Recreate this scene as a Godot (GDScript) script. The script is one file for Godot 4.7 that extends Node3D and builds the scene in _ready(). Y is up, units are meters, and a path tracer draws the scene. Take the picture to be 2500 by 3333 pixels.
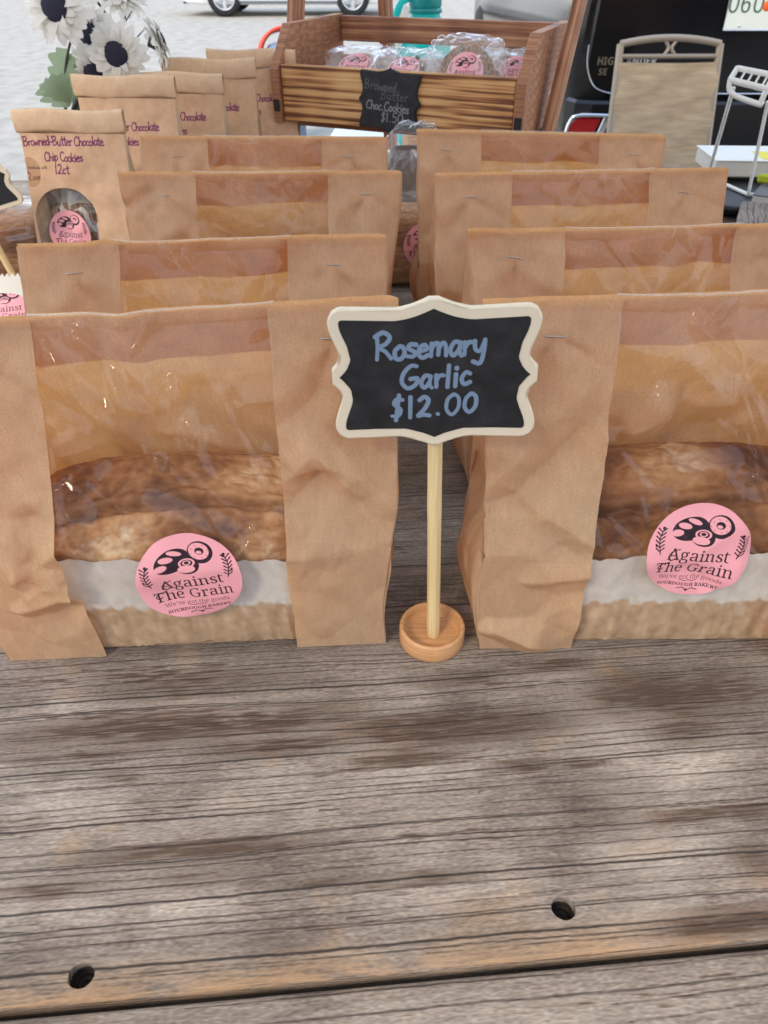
extends Node3D

const T := 0.76            # table top height above the ground
const EYE := 0.353         # camera height above the table top
var M := {}                # materials
var TX := {}               # textures
var used := {}             # names already given
var table_yaw := deg_to_rad(4.8)

# ---------------------------------------------------------------- helpers
func P(x: float, h: float, d: float) -> Vector3:
	# x metres right of the camera, h above the table top, d in front of the camera
	return Vector3(x, T + h, -d)

func numbered(called: String) -> String:
	var n: int = used.get(called, 0)
	used[called] = n + 1
	return called if n == 0 else "%s_%03d" % [called, n]

func tag(o: Node, label: String, category: String, group := "") -> Node:
	o.set_meta("label", label)
	o.set_meta("category", category)
	if group != "":
		o.set_meta("group", group)
	return o

func thing(called: String, label: String, category: String, at := Vector3.ZERO, yaw := 0.0, group := "") -> Node3D:
	var o := Node3D.new()
	o.name = numbered(called)
	add_child(o)
	o.position = at
	o.rotation.y = yaw
	tag(o, label, category, group)
	return o

func part(parent: Node, called: String, mesh: Mesh, m: Material, at := Vector3.ZERO, rot := Vector3.ZERO) -> MeshInstance3D:
	var o := MeshInstance3D.new()
	o.name = called
	o.mesh = mesh
	o.material_override = m
	o.position = at
	o.rotation = rot
	parent.add_child(o, true)
	return o

func lin(r: float, g: float, b: float, a := 1.0) -> Color:
	var c := Color(r, g, b).linear_to_srgb()
	c.a = a
	return c

func mat(c: Color, rough := 0.7, metal := 0.0, spec := 0.5) -> StandardMaterial3D:
	var m := StandardMaterial3D.new()
	m.albedo_color = c
	m.roughness = rough
	m.metallic = metal
	m.metallic_specular = spec
	m.cull_mode = BaseMaterial3D.CULL_DISABLED
	if c.a < 1.0:
		m.transparency = BaseMaterial3D.TRANSPARENCY_ALPHA
	return m

func tmat(t: Texture2D, rough := 0.8, uv := Vector3.ONE, bump: Texture2D = null, bump_cm := 0.1) -> StandardMaterial3D:
	var m := mat(Color.WHITE, rough)
	m.albedo_texture = t
	m.uv1_scale = uv
	if bump:
		m.heightmap_enabled = true
		m.heightmap_texture = bump
		m.heightmap_scale = bump_cm
	return m

func fnl(seed_value: int, freq: float, octaves := 3) -> FastNoiseLite:
	var n := FastNoiseLite.new()
	n.noise_type = FastNoiseLite.TYPE_SIMPLEX_SMOOTH
	n.seed = seed_value
	n.frequency = freq
	n.fractal_octaves = octaves
	n.fractal_type = FastNoiseLite.FRACTAL_FBM if octaves > 1 else FastNoiseLite.FRACTAL_NONE
	return n

# greyscale bytes of a noise picture made at one size and stretched to another
func layer(seed_value: int, freq: float, octaves: int, w0: int, h0: int, w: int, h: int) -> PackedByteArray:
	var im := fnl(seed_value, freq, octaves).get_seamless_image(w0, h0)
	im.convert(Image.FORMAT_L8)
	if w0 != w or h0 != h:
		im.resize(w, h, Image.INTERPOLATE_CUBIC)
	return im.get_data()

func picture(w: int, h: int, rgb: PackedByteArray) -> ImageTexture:
	return ImageTexture.create_from_image(Image.create_from_data(w, h, false, Image.FORMAT_RGB8, rgb))

func grey(w: int, h: int, l: PackedByteArray) -> ImageTexture:
	var im := Image.create_from_data(w, h, false, Image.FORMAT_L8, l)
	im.convert(Image.FORMAT_RGB8)
	return ImageTexture.create_from_image(im)

func smooth(a: float, b: float, x: float) -> float:
	return smoothstep(a, b, x)

# ---------------------------------------------------------------- mesh builders
func begin() -> SurfaceTool:
	var st := SurfaceTool.new()
	st.begin(Mesh.PRIMITIVE_TRIANGLES)
	return st

# rows x cols points -> smooth sheet
func sheet(pts: PackedVector3Array, uvs: PackedVector2Array, cols: int, closed := false, skip := {}) -> ArrayMesh:
	var st := begin()
	var rows := pts.size() / cols
	for i in pts.size():
		st.set_uv(uvs[i])
		st.add_vertex(pts[i])
	for r in rows - 1:
		for c in (cols if closed else cols - 1):
			if skip.has(Vector2i(c, r)):
				continue
			var a := r * cols + c
			var b := r * cols + (c + 1) % cols
			var d := a + cols
			var e := b + cols
			st.add_index(a); st.add_index(d); st.add_index(b)
			st.add_index(b); st.add_index(d); st.add_index(e)
	st.generate_normals()
	return st.commit()

func quad(st: SurfaceTool, a: Vector3, b: Vector3, c: Vector3, d: Vector3, n: Vector3, ua: Vector2, ub: Vector2, uc: Vector2, ud: Vector2) -> void:
	var vs := [a, b, c, a, c, d]
	var us := [ua, ub, uc, ua, uc, ud]
	if (b - a).cross(c - a).dot(n) > 0.0:      # Godot's front faces run clockwise
		vs = [a, c, b, a, d, c]
		us = [ua, uc, ub, ua, ud, uc]
	for i in 6:
		st.set_normal(n)
		st.set_uv(us[i])
		st.add_vertex(vs[i])

# chamfered box; uv in metres, u along the longest side
func add_box(st: SurfaceTool, c: Vector3, s: Vector3, bev := 0.002, turn := Basis.IDENTITY, shift := Vector2.ZERO) -> void:
	var h := s * 0.5
	bev = minf(bev, minf(h.x, minf(h.y, h.z)) * 0.9)
	var long := s.max_axis_index()
	var uvof := func(p: Vector3, axis: int) -> Vector2:
		var o := [0, 1, 2]
		o.erase(axis)
		if o[1] == long:
			o = [o[1], o[0]]
		return Vector2(p[o[0]], p[o[1]] + 0.137 * axis) + shift
	for axis in 3:
		var u := (axis + 1) % 3
		var v := (axis + 2) % 3
		for sgn in [-1.0, 1.0]:
			var n := Vector3.ZERO
			n[axis] = sgn
			var q := []
			for k in [[-1, -1], [1, -1], [1, 1], [-1, 1]]:
				var p := Vector3.ZERO
				p[axis] = sgn * h[axis]
				p[u] = k[0] * (h[u] - bev)
				p[v] = k[1] * (h[v] - bev)
				q.append(p)
			quad(st, c + turn * q[0], c + turn * q[1], c + turn * q[2], c + turn * q[3], turn * n, uvof.call(q[0], axis), uvof.call(q[1], axis), uvof.call(q[2], axis), uvof.call(q[3], axis))
	if bev <= 0.0:
		return
	for axis in 3:
		var u := (axis + 1) % 3
		var v := (axis + 2) % 3
		for su in [-1.0, 1.0]:
			for sv in [-1.0, 1.0]:
				var n := Vector3.ZERO
				n[u] = su
				n[v] = sv
				n = n.normalized()
				var q := []
				for k in [[-1.0, 0], [1.0, 0], [1.0, 1], [-1.0, 1]]:
					var p := Vector3.ZERO
					p[axis] = k[0] * (h[axis] - bev)
					p[u] = su * (h[u] - (bev if k[1] == 0 else 0.0))
					p[v] = sv * (h[v] - (0.0 if k[1] == 0 else bev))
					q.append(p)
				quad(st, c + turn * q[0], c + turn * q[1], c + turn * q[2], c + turn * q[3], turn * n, uvof.call(q[0], u), uvof.call(q[1], u), uvof.call(q[2], u), uvof.call(q[3], u))
	for sx in [-1.0, 1.0]:
		for sy in [-1.0, 1.0]:
			for sz in [-1.0, 1.0]:
				var n := Vector3(sx, sy, sz).normalized()
				var a := Vector3(sx * h.x, sy * (h.y - bev), sz * (h.z - bev))
				var b := Vector3(sx * (h.x - bev), sy * h.y, sz * (h.z - bev))
				var d := Vector3(sx * (h.x - bev), sy * (h.y - bev), sz * h.z)
				var vs := [a, b, d]
				if (b - a).cross(d - a).dot(n) > 0.0:
					vs = [a, d, b]
				for p in vs:
					st.set_normal(turn * n)
					st.set_uv(uvof.call(p, 0))
					st.add_vertex(c + turn * p)

func box(s: Vector3, bev := 0.002, shift := Vector2.ZERO) -> ArrayMesh:
	var st := begin()
	add_box(st, Vector3.ZERO, s, bev, Basis.IDENTITY, shift)
	return st.commit()

func add_tube(st: SurfaceTool, path: Array, radii, seg := 10, caps := true, round_end := false) -> void:
	var n := path.size()
	var up := Vector3.UP
	var ring0 := []
	var along := 0.0
	var prev_t := Vector3.ZERO
	var base_n := Vector3.ZERO
	for i in n:
		var p: Vector3 = path[i]
		var t: Vector3 = ((path[mini(i + 1, n - 1)] as Vector3) - (path[maxi(i - 1, 0)] as Vector3)).normalized()
		if i == 0:
			up = Vector3.UP if absf(t.y) < 0.9 else Vector3.RIGHT
			base_n = t.cross(up).normalized()
		else:
			base_n = (base_n - t * base_n.dot(t)).normalized()
			along += p.distance_to(path[i - 1])
		var bn := t.cross(base_n)
		var r: float = radii if not radii is Array else radii[i]
		var ring := []
		for k in seg + 1:
			var a := TAU * k / seg
			var dir := base_n * cos(a) + bn * sin(a)
			ring.append([p + dir * r, dir, Vector2(along, r * a)])
		if i > 0:
			for k in seg:
				for q in [[ring0, k], [ring, k + 1], [ring0, k + 1], [ring0, k], [ring, k], [ring, k + 1]]:
					st.set_normal(q[0][q[1]][1])
					st.set_uv(q[0][q[1]][2])
					st.add_vertex(q[0][q[1]][0])
		if caps and (i == 0 or i == n - 1):
			var nn := -t if i == 0 else t
			for k in seg:
				var vs := [p, ring[k][0], ring[k + 1][0]]
				if ((vs[1] - vs[0]) as Vector3).cross(vs[2] - vs[0]).dot(nn) > 0.0:
					vs = [p, ring[k + 1][0], ring[k][0]]
				for v in vs:
					st.set_normal(nn)
					st.set_uv(Vector2.ZERO)
					st.add_vertex(v)
		ring0 = ring
		prev_t = t

func tube(path: Array, radii, seg := 10, caps := true) -> ArrayMesh:
	var st := begin()
	add_tube(st, path, radii, seg, caps)
	return st.commit()

# profile of Vector2(radius, height), turned round y; sharp where two profile points nearly touch
func lathe(profile: Array, seg := 32, wobble := 0.0, flat := false) -> ArrayMesh:
	var pts := PackedVector3Array()
	var uvs := PackedVector2Array()
	var l := 0.0
	for i in profile.size():
		if i > 0:
			l += (profile[i] as Vector2).distance_to(profile[i - 1])
		for k in seg + 1:
			var a := TAU * k / seg
			var r: float = profile[i].x
			pts.append(Vector3(r * cos(a), profile[i].y, -r * sin(a)))
			uvs.append(Vector2(float(k) / seg, l))
	var st := begin()
	var cols := seg + 1
	for i in pts.size():
		st.set_uv(uvs[i])
		st.add_vertex(pts[i])
	for r in profile.size() - 1:
		for c in seg:
			var a := r * cols + c
			st.add_index(a); st.add_index(a + 1); st.add_index(a + cols)
			st.add_index(a + 1); st.add_index(a + cols + 1); st.add_index(a + cols)
	st.generate_normals()
	return st.commit()

func poly_normal_inset(poly: PackedVector2Array, by: float) -> PackedVector2Array:
	var n := poly.size()
	var out := PackedVector2Array()
	var turn := 1.0 if not Geometry2D.is_polygon_clockwise(poly) else -1.0
	for i in n:
		var e0 := (poly[i] - poly[(i - 1 + n) % n]).normalized()
		var e1 := (poly[(i + 1) % n] - poly[i]).normalized()
		var nn := Vector2(-(e0.y + e1.y), e0.x + e1.x).normalized() * turn
		out.append(poly[i] + nn * by)
	return out

func shape_tris(st: SurfaceTool, poly: PackedVector2Array, z: float, n: Vector3, box_of: Rect2) -> void:
	var tri := Geometry2D.triangulate_polygon(poly)
	for k in range(0, tri.size(), 3):
		var a := poly[tri[k]]
		var b := poly[tri[k + 1]]
		var c := poly[tri[k + 2]]
		var vs := [a, b, c]
		if Vector3(b.x - a.x, b.y - a.y, 0).cross(Vector3(c.x - a.x, c.y - a.y, 0)).dot(n) > 0.0:
			vs = [a, c, b]
		for p: Vector2 in vs:
			st.set_normal(n)
			st.set_uv(Vector2((p.x - box_of.position.x) / box_of.size.x, 1.0 - (p.y - box_of.position.y) / box_of.size.y))
			st.add_vertex(Vector3(p.x, p.y, z))

# an outline in x,y given a thickness along z, with chamfered front edge; uv 0..1 over the outline's box
func prism(poly: PackedVector2Array, z0: float, z1: float, bev := 0.0, uv_box := Rect2()) -> ArrayMesh:
	var st := begin()
	var r := Rect2(poly[0], Vector2.ZERO)
	for p in poly:
		r = r.expand(p)
	if uv_box.size.x > 0.0:
		r = uv_box
	var front := poly_normal_inset(poly, bev) if bev > 0.0 else poly
	shape_tris(st, front, z1, Vector3.BACK, r)
	shape_tris(st, poly, z0, Vector3.FORWARD, r)
	var n := poly.size()
	var clockwise := Geometry2D.is_polygon_clockwise(poly)
	for i in n:
		var j := (i + 1) % n
		var e := (poly[j] - poly[i])
		if e.length() < 1e-7:
			continue
		var nn := Vector3(e.y, -e.x, 0).normalized() * (-1.0 if clockwise else 1.0)
		var q := func(p: Vector2, z: float) -> Vector3: return Vector3(p.x, p.y, z)
		var w := func(p: Vector2) -> Vector2: return Vector2((p.x - r.position.x) / r.size.x, 1.0 - (p.y - r.position.y) / r.size.y)
		quad(st, q.call(poly[i], z0), q.call(poly[j], z0), q.call(poly[j], z1 - bev), q.call(poly[i], z1 - bev), nn, w.call(poly[i]), w.call(poly[j]), w.call(poly[j]), w.call(poly[i]))
		if bev > 0.0:
			quad(st, q.call(poly[i], z1 - bev), q.call(poly[j], z1 - bev), q.call(front[j], z1), q.call(front[i], z1), (nn + Vector3.BACK).normalized(), w.call(poly[i]), w.call(poly[j]), w.call(front[j]), w.call(front[i]))
	return st.commit()

func smooth_path(pts: Array, per := 6) -> Array:
	var out := []
	var n := pts.size()
	for i in n - 1:
		var p0 = pts[maxi(i - 1, 0)]
		var p1 = pts[i]
		var p2 = pts[i + 1]
		var p3 = pts[mini(i + 2, n - 1)]
		for k in per:
			out.append(p1.cubic_interpolate(p2, p0, p3, float(k) / per))
	out.append(pts[n - 1])
	return out

# ---------------------------------------------------------------- drawing print and handwriting into pictures
class Ink:
	var w: int
	var h: int
	var cover: PackedFloat32Array
	func _init(width: int, height: int) -> void:
		w = width
		h = height
		cover.resize(w * h)
	func put(x: int, y: int, c: float) -> void:
		if x >= 0 and y >= 0 and x < w and y < h and c > cover[y * w + x]:
			cover[y * w + x] = c
	func erase(x: int, y: int, c: float) -> void:
		if x >= 0 and y >= 0 and x < w and y < h:
			cover[y * w + x] = minf(cover[y * w + x], 1.0 - c)
	func line(a: Vector2, b: Vector2, ra: float, rb: float, wipe := false) -> void:
		var m := maxf(ra, rb) + 1.5
		var ab := b - a
		var l2 := maxf(ab.length_squared(), 1e-9)
		for y in range(int(floor(minf(a.y, b.y) - m)), int(ceil(maxf(a.y, b.y) + m)) + 1):
			for x in range(int(floor(minf(a.x, b.x) - m)), int(ceil(maxf(a.x, b.x) + m)) + 1):
				var p := Vector2(x, y)
				var t := clampf((p - a).dot(ab) / l2, 0.0, 1.0)
				var d := p.distance_to(a + ab * t) - lerpf(ra, rb, t)
				var c := clampf(0.5 - d, 0.0, 1.0)
				if c > 0.0:
					if wipe:
						erase(x, y, c)
					else:
						put(x, y, c)
	func path(pts: Array, r0: float, r1: float, wipe := false) -> void:
		for i in pts.size() - 1:
			line(pts[i], pts[i + 1], lerpf(r0, r1, float(i) / pts.size()), lerpf(r0, r1, float(i + 1) / pts.size()), wipe)
	func oval(c: Vector2, r: Vector2, turn: float, wipe := false, hole := 0.0) -> void:
		var m := maxf(r.x, r.y) + 2.0
		for y in range(int(c.y - m), int(c.y + m) + 1):
			for x in range(int(c.x - m), int(c.x + m) + 1):
				var p := (Vector2(x, y) - c).rotated(-turn) / r
				var l := p.length()
				var k := clampf(0.5 + (1.0 - l) * minf(r.x, r.y), 0.0, 1.0)
				if hole > 0.0:
					k = minf(k, clampf(0.5 + (l - hole) * minf(r.x, r.y), 0.0, 1.0))
				if k > 0.0:
					if wipe:
						erase(x, y, k)
					else:
						put(x, y, k)
	func tri(a: Vector2, b: Vector2, c: Vector2) -> void:
		var s := (b - a).cross(c - a)
		if absf(s) < 1e-6:
			return
		for y in range(int(floor(minf(a.y, minf(b.y, c.y)))), int(ceil(maxf(a.y, maxf(b.y, c.y)))) + 1):
			for x in range(int(floor(minf(a.x, minf(b.x, c.x)))), int(ceil(maxf(a.x, maxf(b.x, c.x)))) + 1):
				var n := 0
				for k in 4:
					var p := Vector2(x + 0.25 + 0.5 * (k % 2) - 0.5, y + 0.25 + 0.5 * (k / 2) - 0.5)
					var u := (b - a).cross(p - a) / s
					var v := (c - b).cross(p - b) / s
					var q := (a - c).cross(p - c) / s
					if u >= 0.0 and v >= 0.0 and q >= 0.0:
						n += 1
				if n > 0 and x >= 0 and y >= 0 and x < w and y < h:
					cover[y * w + x] = minf(1.0, cover[y * w + x] + n * 0.25)

# strokes of a hand: baseline 0, capitals 1 high, first number the width
var HAND := {
	"R": [0.72, [0.06, 0.95, 0.1, 0.5, 0.08, 0.0], [0.0, 0.9, 0.3, 1.05, 0.55, 0.85, 0.4, 0.6, 0.15, 0.48, 0.4, 0.3, 0.62, 0.02]],
	"G": [0.75, [0.62, 0.95, 0.4, 0.98, 0.12, 0.7, 0.05, 0.3, 0.3, 0.02, 0.6, 0.15, 0.68, 0.42, 0.4, 0.42]],
	"B": [0.68, [0.06, 0.95, 0.08, 0.5, 0.06, 0.0], [0.0, 0.95, 0.35, 1.0, 0.5, 0.78, 0.3, 0.55, 0.1, 0.5, 0.4, 0.45, 0.58, 0.22, 0.3, 0.0, 0.02, 0.02]],
	"C": [0.66, [0.58, 0.85, 0.35, 1.0, 0.08, 0.65, 0.08, 0.25, 0.3, 0.0, 0.58, 0.12]],
	"L": [0.6, [0.3, 0.85, 0.15, 1.0, 0.12, 0.5, 0.05, 0.05, 0.3, 0.02, 0.55, 0.08]],
	"a": [0.52, [0.42, 0.5, 0.2, 0.55, 0.05, 0.25, 0.18, 0.02, 0.38, 0.25, 0.42, 0.52, 0.4, 0.15, 0.5, 0.0]],
	"c": [0.44, [0.38, 0.48, 0.2, 0.55, 0.04, 0.28, 0.16, 0.02, 0.4, 0.1]],
	"d": [0.52, [0.4, 0.45, 0.18, 0.52, 0.05, 0.22, 0.2, 0.02, 0.38, 0.25, 0.44, 1.0, 0.42, 0.4, 0.46, 0.02]],
	"e": [0.48, [0.06, 0.28, 0.38, 0.36, 0.28, 0.55, 0.08, 0.42, 0.06, 0.15, 0.22, 0.0, 0.44, 0.1]],
	"h": [0.52, [0.08, 1.0, 0.08, 0.5, 0.05, 0.0], [0.06, 0.3, 0.25, 0.52, 0.4, 0.4, 0.42, 0.0]],
	"i": [0.24, [0.1, 0.52, 0.1, 0.0], [0.11, 0.78, 0.12, 0.76]],
	"k": [0.5, [0.08, 1.0, 0.06, 0.0], [0.42, 0.55, 0.1, 0.25, 0.44, 0.0]],
	"l": [0.24, [0.1, 1.0, 0.1, 0.0]],
	"m": [0.74, [0.06, 0.52, 0.06, 0.0], [0.06, 0.3, 0.2, 0.52, 0.33, 0.45, 0.34, 0.05], [0.34, 0.3, 0.48, 0.52, 0.6, 0.42, 0.64, 0.0]],
	"n": [0.5, [0.06, 0.52, 0.06, 0.0], [0.06, 0.3, 0.24, 0.54, 0.38, 0.4, 0.42, 0.0]],
	"o": [0.5, [0.25, 0.54, 0.06, 0.35, 0.1, 0.06, 0.3, 0.02, 0.44, 0.25, 0.36, 0.5, 0.22, 0.53]],
	"p": [0.52, [0.08, 0.52, 0.08, -0.4], [0.08, 0.35, 0.28, 0.54, 0.44, 0.3, 0.3, 0.03, 0.1, 0.1]],
	"r": [0.4, [0.08, 0.52, 0.1, 0.0], [0.09, 0.3, 0.22, 0.5, 0.38, 0.5]],
	"s": [0.44, [0.38, 0.5, 0.16, 0.52, 0.1, 0.36, 0.36, 0.18, 0.28, 0.02, 0.04, 0.05]],
	"t": [0.42, [0.2, 0.9, 0.2, 0.3, 0.24, 0.02, 0.38, 0.05], [0.02, 0.6, 0.4, 0.64]],
	"u": [0.52, [0.06, 0.52, 0.08, 0.1, 0.25, 0.0, 0.4, 0.2, 0.42, 0.52, 0.42, 0.15, 0.5, 0.0]],
	"v": [0.46, [0.04, 0.52, 0.2, 0.02, 0.42, 0.52]],
	"w": [0.7, [0.04, 0.52, 0.14, 0.03, 0.32, 0.45, 0.46, 0.03, 0.64, 0.52]],
	"y": [0.52, [0.06, 0.52, 0.1, 0.2, 0.28, 0.12, 0.42, 0.5], [0.44, 0.55, 0.42, 0.0, 0.32, -0.38, 0.05, -0.3]],
	"0": [0.66, [0.34, 0.95, 0.1, 0.75, 0.06, 0.3, 0.3, 0.02, 0.55, 0.3, 0.55, 0.75, 0.36, 0.95, 0.26, 0.92]],
	"1": [0.3, [0.12, 0.98, 0.14, 0.0]],
	"2": [0.62, [0.08, 0.85, 0.3, 1.0, 0.5, 0.8, 0.35, 0.4, 0.05, 0.05, 0.3, 0.08, 0.58, 0.02]],
	"5": [0.6, [0.52, 0.98, 0.15, 0.95, 0.1, 0.58, 0.38, 0.6, 0.52, 0.3, 0.35, 0.03, 0.06, 0.08]],
	"$": [0.56, [0.48, 0.85, 0.2, 0.88, 0.12, 0.65, 0.42, 0.4, 0.34, 0.1, 0.04, 0.1], [0.32, 1.08, 0.22, -0.12]],
	".": [0.3, [0.14, 0.06, 0.16, 0.04]],
	"-": [0.5, [0.08, 0.38, 0.42, 0.4]],
	" ": [0.36],
}

func write_hand(ink: Ink, text: String, at: Vector2, size: float, r: float, slope := 0.0, gap := 0.06, seed_value := 1) -> float:
	var rng := RandomNumberGenerator.new()
	rng.seed = seed_value
	var x := at.x
	for ch in text:
		var g: Array = HAND.get(ch, [0.4])
		var dy := rng.randf_range(-0.04, 0.04) * size
		var k := rng.randf_range(0.94, 1.07)
		for s in range(1, g.size()):
			var pts := []
			for i in range(0, g[s].size(), 2):
				var px: float = x + g[s][i] * size * k + g[s][i + 1] * size * 0.06
				pts.append(Vector2(px, at.y + dy + slope * (px - at.x) - g[s][i + 1] * size * k))
			ink.path(smooth_path(pts, 5), r * rng.randf_range(0.9, 1.1), r * rng.randf_range(0.8, 1.05))
		x += (g[0] + gap) * size
	return x - at.x

func hand_width(text: String, size: float, gap := 0.06) -> float:
	var x := 0.0
	for ch in text:
		x += (HAND.get(ch, [0.4])[0] + gap) * size
	return x

func serif(weight := 700, slanted := false) -> SystemFont:
	var f := SystemFont.new()
	f.font_names = PackedStringArray(["Droid Serif"])
	f.font_weight = weight
	f.font_italic = slanted
	return f

func text_mesh(text: String, size_m: float, depth: float, f: Font) -> TextMesh:
	var t := TextMesh.new()
	t.text = text
	t.font = f
	t.font_size = 32
	t.pixel_size = size_m / 32.0
	t.depth = depth
	t.curve_step = 1.0
	return t

func print_text(ink: Ink, text: String, centre: Vector2, height: float, f: Font, turn := 0.0, squeeze := 1.0) -> void:
	var t := text_mesh(text, 1.0, 0.0, f)
	var arrays := t.get_mesh_arrays()
	var v: PackedVector3Array = arrays[Mesh.ARRAY_VERTEX]
	if v.is_empty():
		return
	var idx: PackedInt32Array = arrays[Mesh.ARRAY_INDEX] if arrays[Mesh.ARRAY_INDEX] != null else PackedInt32Array(range(v.size()))
	var at := func(p: Vector3) -> Vector2: return centre + Vector2(p.x * squeeze, -p.y).rotated(turn) * height
	for i in range(0, idx.size(), 3):
		ink.tri(at.call(v[idx[i]]), at.call(v[idx[i + 1]]), at.call(v[idx[i + 2]]))

# ---------------------------------------------------------------- textures
func make_wood() -> void:
	# 0.8 m along the grain by 0.48 m across
	var w := 1600
	var h := 960
	var ink := Ink.new(w, h)
	var rng := RandomNumberGenerator.new()
	rng.seed = 71
	var bend := fnl(5, 0.0045, 2)
	var y := 12.0
	while y < h - 6:
		var x := rng.randf_range(-500.0, 60.0)
		while x < w:
			var l := rng.randf_range(200.0, 1500.0)
			var r := rng.randf_range(0.2, 0.62) * (1.5 if rng.randf() < 0.16 else 0.85)
			var pts := []
			var yy := y + rng.randf_range(-5.0, 5.0)
			var px := x
			while px < x + l:
				pts.append(Vector2(px, yy + bend.get_noise_2d(px * 0.35, yy * 1.2) * 7.0 + rng.randf_range(-0.5, 0.5)))
				px += rng.randf_range(8.0, 15.0)
			for i in pts.size() - 1:
				var f := minf(1.0, 4.0 * minf(float(i) / pts.size(), 1.0 - float(i) / pts.size()))
				ink.line(pts[i], pts[i + 1], r * f, r * f)
			x += l + rng.randf_range(5.0, 180.0)
		y += rng.randf_range(4.0, 13.0)
	# short checks and scratches across the grain
	for i in 36:
		var p := Vector2(rng.randf() * w, rng.randf() * h)
		ink.line(p, p + Vector2(rng.randf_range(6, 46), rng.randf_range(-2, 2)), 0.6, 0.1)
	var fine := layer(11, 0.22, 3, 150, 960, w, h)
	var mid := layer(12, 0.055, 3, 40, 320, w, h)
	var patch := layer(13, 0.03, 4, 200, 150, w, h)
	var blot := layer(14, 0.05, 4, 200, 160, w, h)
	var grain := layer(15, 0.45, 2, 420, 960, w, h)
	var stains := [[-0.0916, 0.2666, 0.0906, 0.0093, 0.9], [-0.0389, 0.248, 0.0424, 0.0059, 0.7], [-0.0915, 0.294, 0.055, 0.0092, 0.6], [-0.1209, 0.2362, 0.0098, 0.0019, 0.9], [-0.076, 0.1914, 0.0495, 0.0046, 0.8], [-0.0774, 0.1783, 0.0262, 0.0065, 0.45], [-0.1484, 0.1778, 0.0316, 0.0043, 0.5], [0.0582, 0.254, 0.0575, 0.0101, 1.0], [0.2016, 0.2648, 0.06, 0.0149, 0.9], [0.1275, 0.2935, 0.0227, 0.0059, 0.7], [0.0708, 0.2874, 0.0278, 0.0058, 0.7], [0.0905, 0.2246, 0.0182, 0.0026, 1.0], [0.1276, 0.2239, 0.0133, 0.0018, 1.0], [0.1889, 0.2389, 0.0242, 0.0078, 0.6], [0.186, 0.189, 0.0344, 0.0032, 0.9], [0.0318, 0.1691, 0.032, 0.0026, 0.7], [0.1722, 0.1365, 0.0361, 0.0056, 0.9], [0.0281, 0.2346, 0.0334, 0.0047, 0.6], [-0.1477, 0.2513, 0.0402, 0.0035, 0.6], [-0.0148, 0.1716, 0.0218, 0.0029, 0.5], [0.194, 0.1659, 0.0134, 0.0086, 0.5], [-0.0357, 0.1449, 0.0272, 0.0025, 0.35]]
	var pale := [[-0.1736, 0.2863, 0.05, 0.01], [-0.0719, 0.2778, 0.04, 0.006], [-0.1648, 0.2253, 0.05, 0.018], [-0.0928, 0.1668, 0.06, 0.012], [-0.022, 0.2239, 0.08, 0.016], [0.068, 0.2704, 0.04, 0.008], [0.1784, 0.2219, 0.05, 0.01], [0.1098, 0.1655, 0.06, 0.015]]
	var dark_map := PackedFloat32Array()
	var pale_map := PackedFloat32Array()
	var mw := 200
	var mh := 120
	dark_map.resize(mw * mh)
	pale_map.resize(mw * mh)
	for j in mh:
		for i in mw:
			var lx := -0.30 + 0.8 * i / mw
			var ld := 0.131 + 0.48 * j / mh
			var s := 0.0
			for q in stains:
				var e := pow((lx - q[0]) / (q[2] * 0.8), 2.0) + pow((ld - q[1]) / (q[3] * 0.9), 2.0)
				if e < 6.0:
					s = maxf(s, q[4] * exp(-e * 0.7))
			dark_map[j * mw + i] = s
			var l := 0.0
			for q in pale:
				var e := pow((lx - q[0]) / q[2], 2.0) + pow((ld - q[1]) / q[3], 2.0)
				if e < 6.0:
					l = maxf(l, exp(-e * 0.7))
			pale_map[j * mw + i] = l
	var rgb := PackedByteArray()
	rgb.resize(w * h * 3)
	var hgt := PackedByteArray()
	hgt.resize(w * h)
	var cover := ink.cover
	for j in h:
		var edge := clampf(1.0 - float(j) / 34.0, 0.0, 1.0) + clampf(1.0 - float(h - 1 - j) / 26.0, 0.0, 1.0)
		for i in w:
			var k := j * w + i
			var f := fine[k] / 255.0 - 0.5
			var m := mid[k] / 255.0 - 0.5
			var p := patch[k] / 255.0 - 0.5
			var b := blot[k] / 255.0 - 0.5
			var g := grain[k] / 255.0 - 0.5
			var mk := (j * mh / h) * mw + i * mw / w
			var tone := 0.50 + 0.50 * f + 0.40 * m + 0.60 * p + 0.60 * g + 0.22 * pale_map[mk] * (1.0 + 3.0 * b)
			var st := dark_map[mk] * (1.3 + 3.0 * f + 2.0 * m + 0.9 * b + 0.6 * g) + maxf(0.0, (m * 1.5 + f * 1.8 - b * 0.6 - 0.50)) * 1.7
			st = clampf(st * 1.2 - 0.10, 0.0, 1.0) * 0.82
			tone = clampf(tone, 0.0, 1.15)
			var r := 88.0 + 92.0 * tone
			var gg := 77.0 + 92.0 * tone
			var bb := 69.0 + 89.0 * tone
			# warm, barely weathered patches and the worn arris
			var warm := clampf(b * 2.0 - 0.46, 0.0, 0.4) + edge * clampf(0.62 + 1.8 * b + 1.2 * f, 0.0, 0.85)
			warm = minf(warm, 0.85)
			r += warm * (172.0 - r) * 0.75
			gg += warm * (132.0 - gg) * 0.75
			bb += warm * (92.0 - bb) * 0.75
			r += st * (72.0 - r)
			gg += st * (54.0 - gg)
			bb += st * (42.0 - bb)
			var c := cover[k] * 0.9
			r += c * (38.0 - r)
			gg += c * (32.0 - gg)
			bb += c * (29.0 - bb)
			rgb[k * 3] = int(clampf(r, 0, 255))
			rgb[k * 3 + 1] = int(clampf(gg, 0, 255))
			rgb[k * 3 + 2] = int(clampf(bb, 0, 255))
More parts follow.
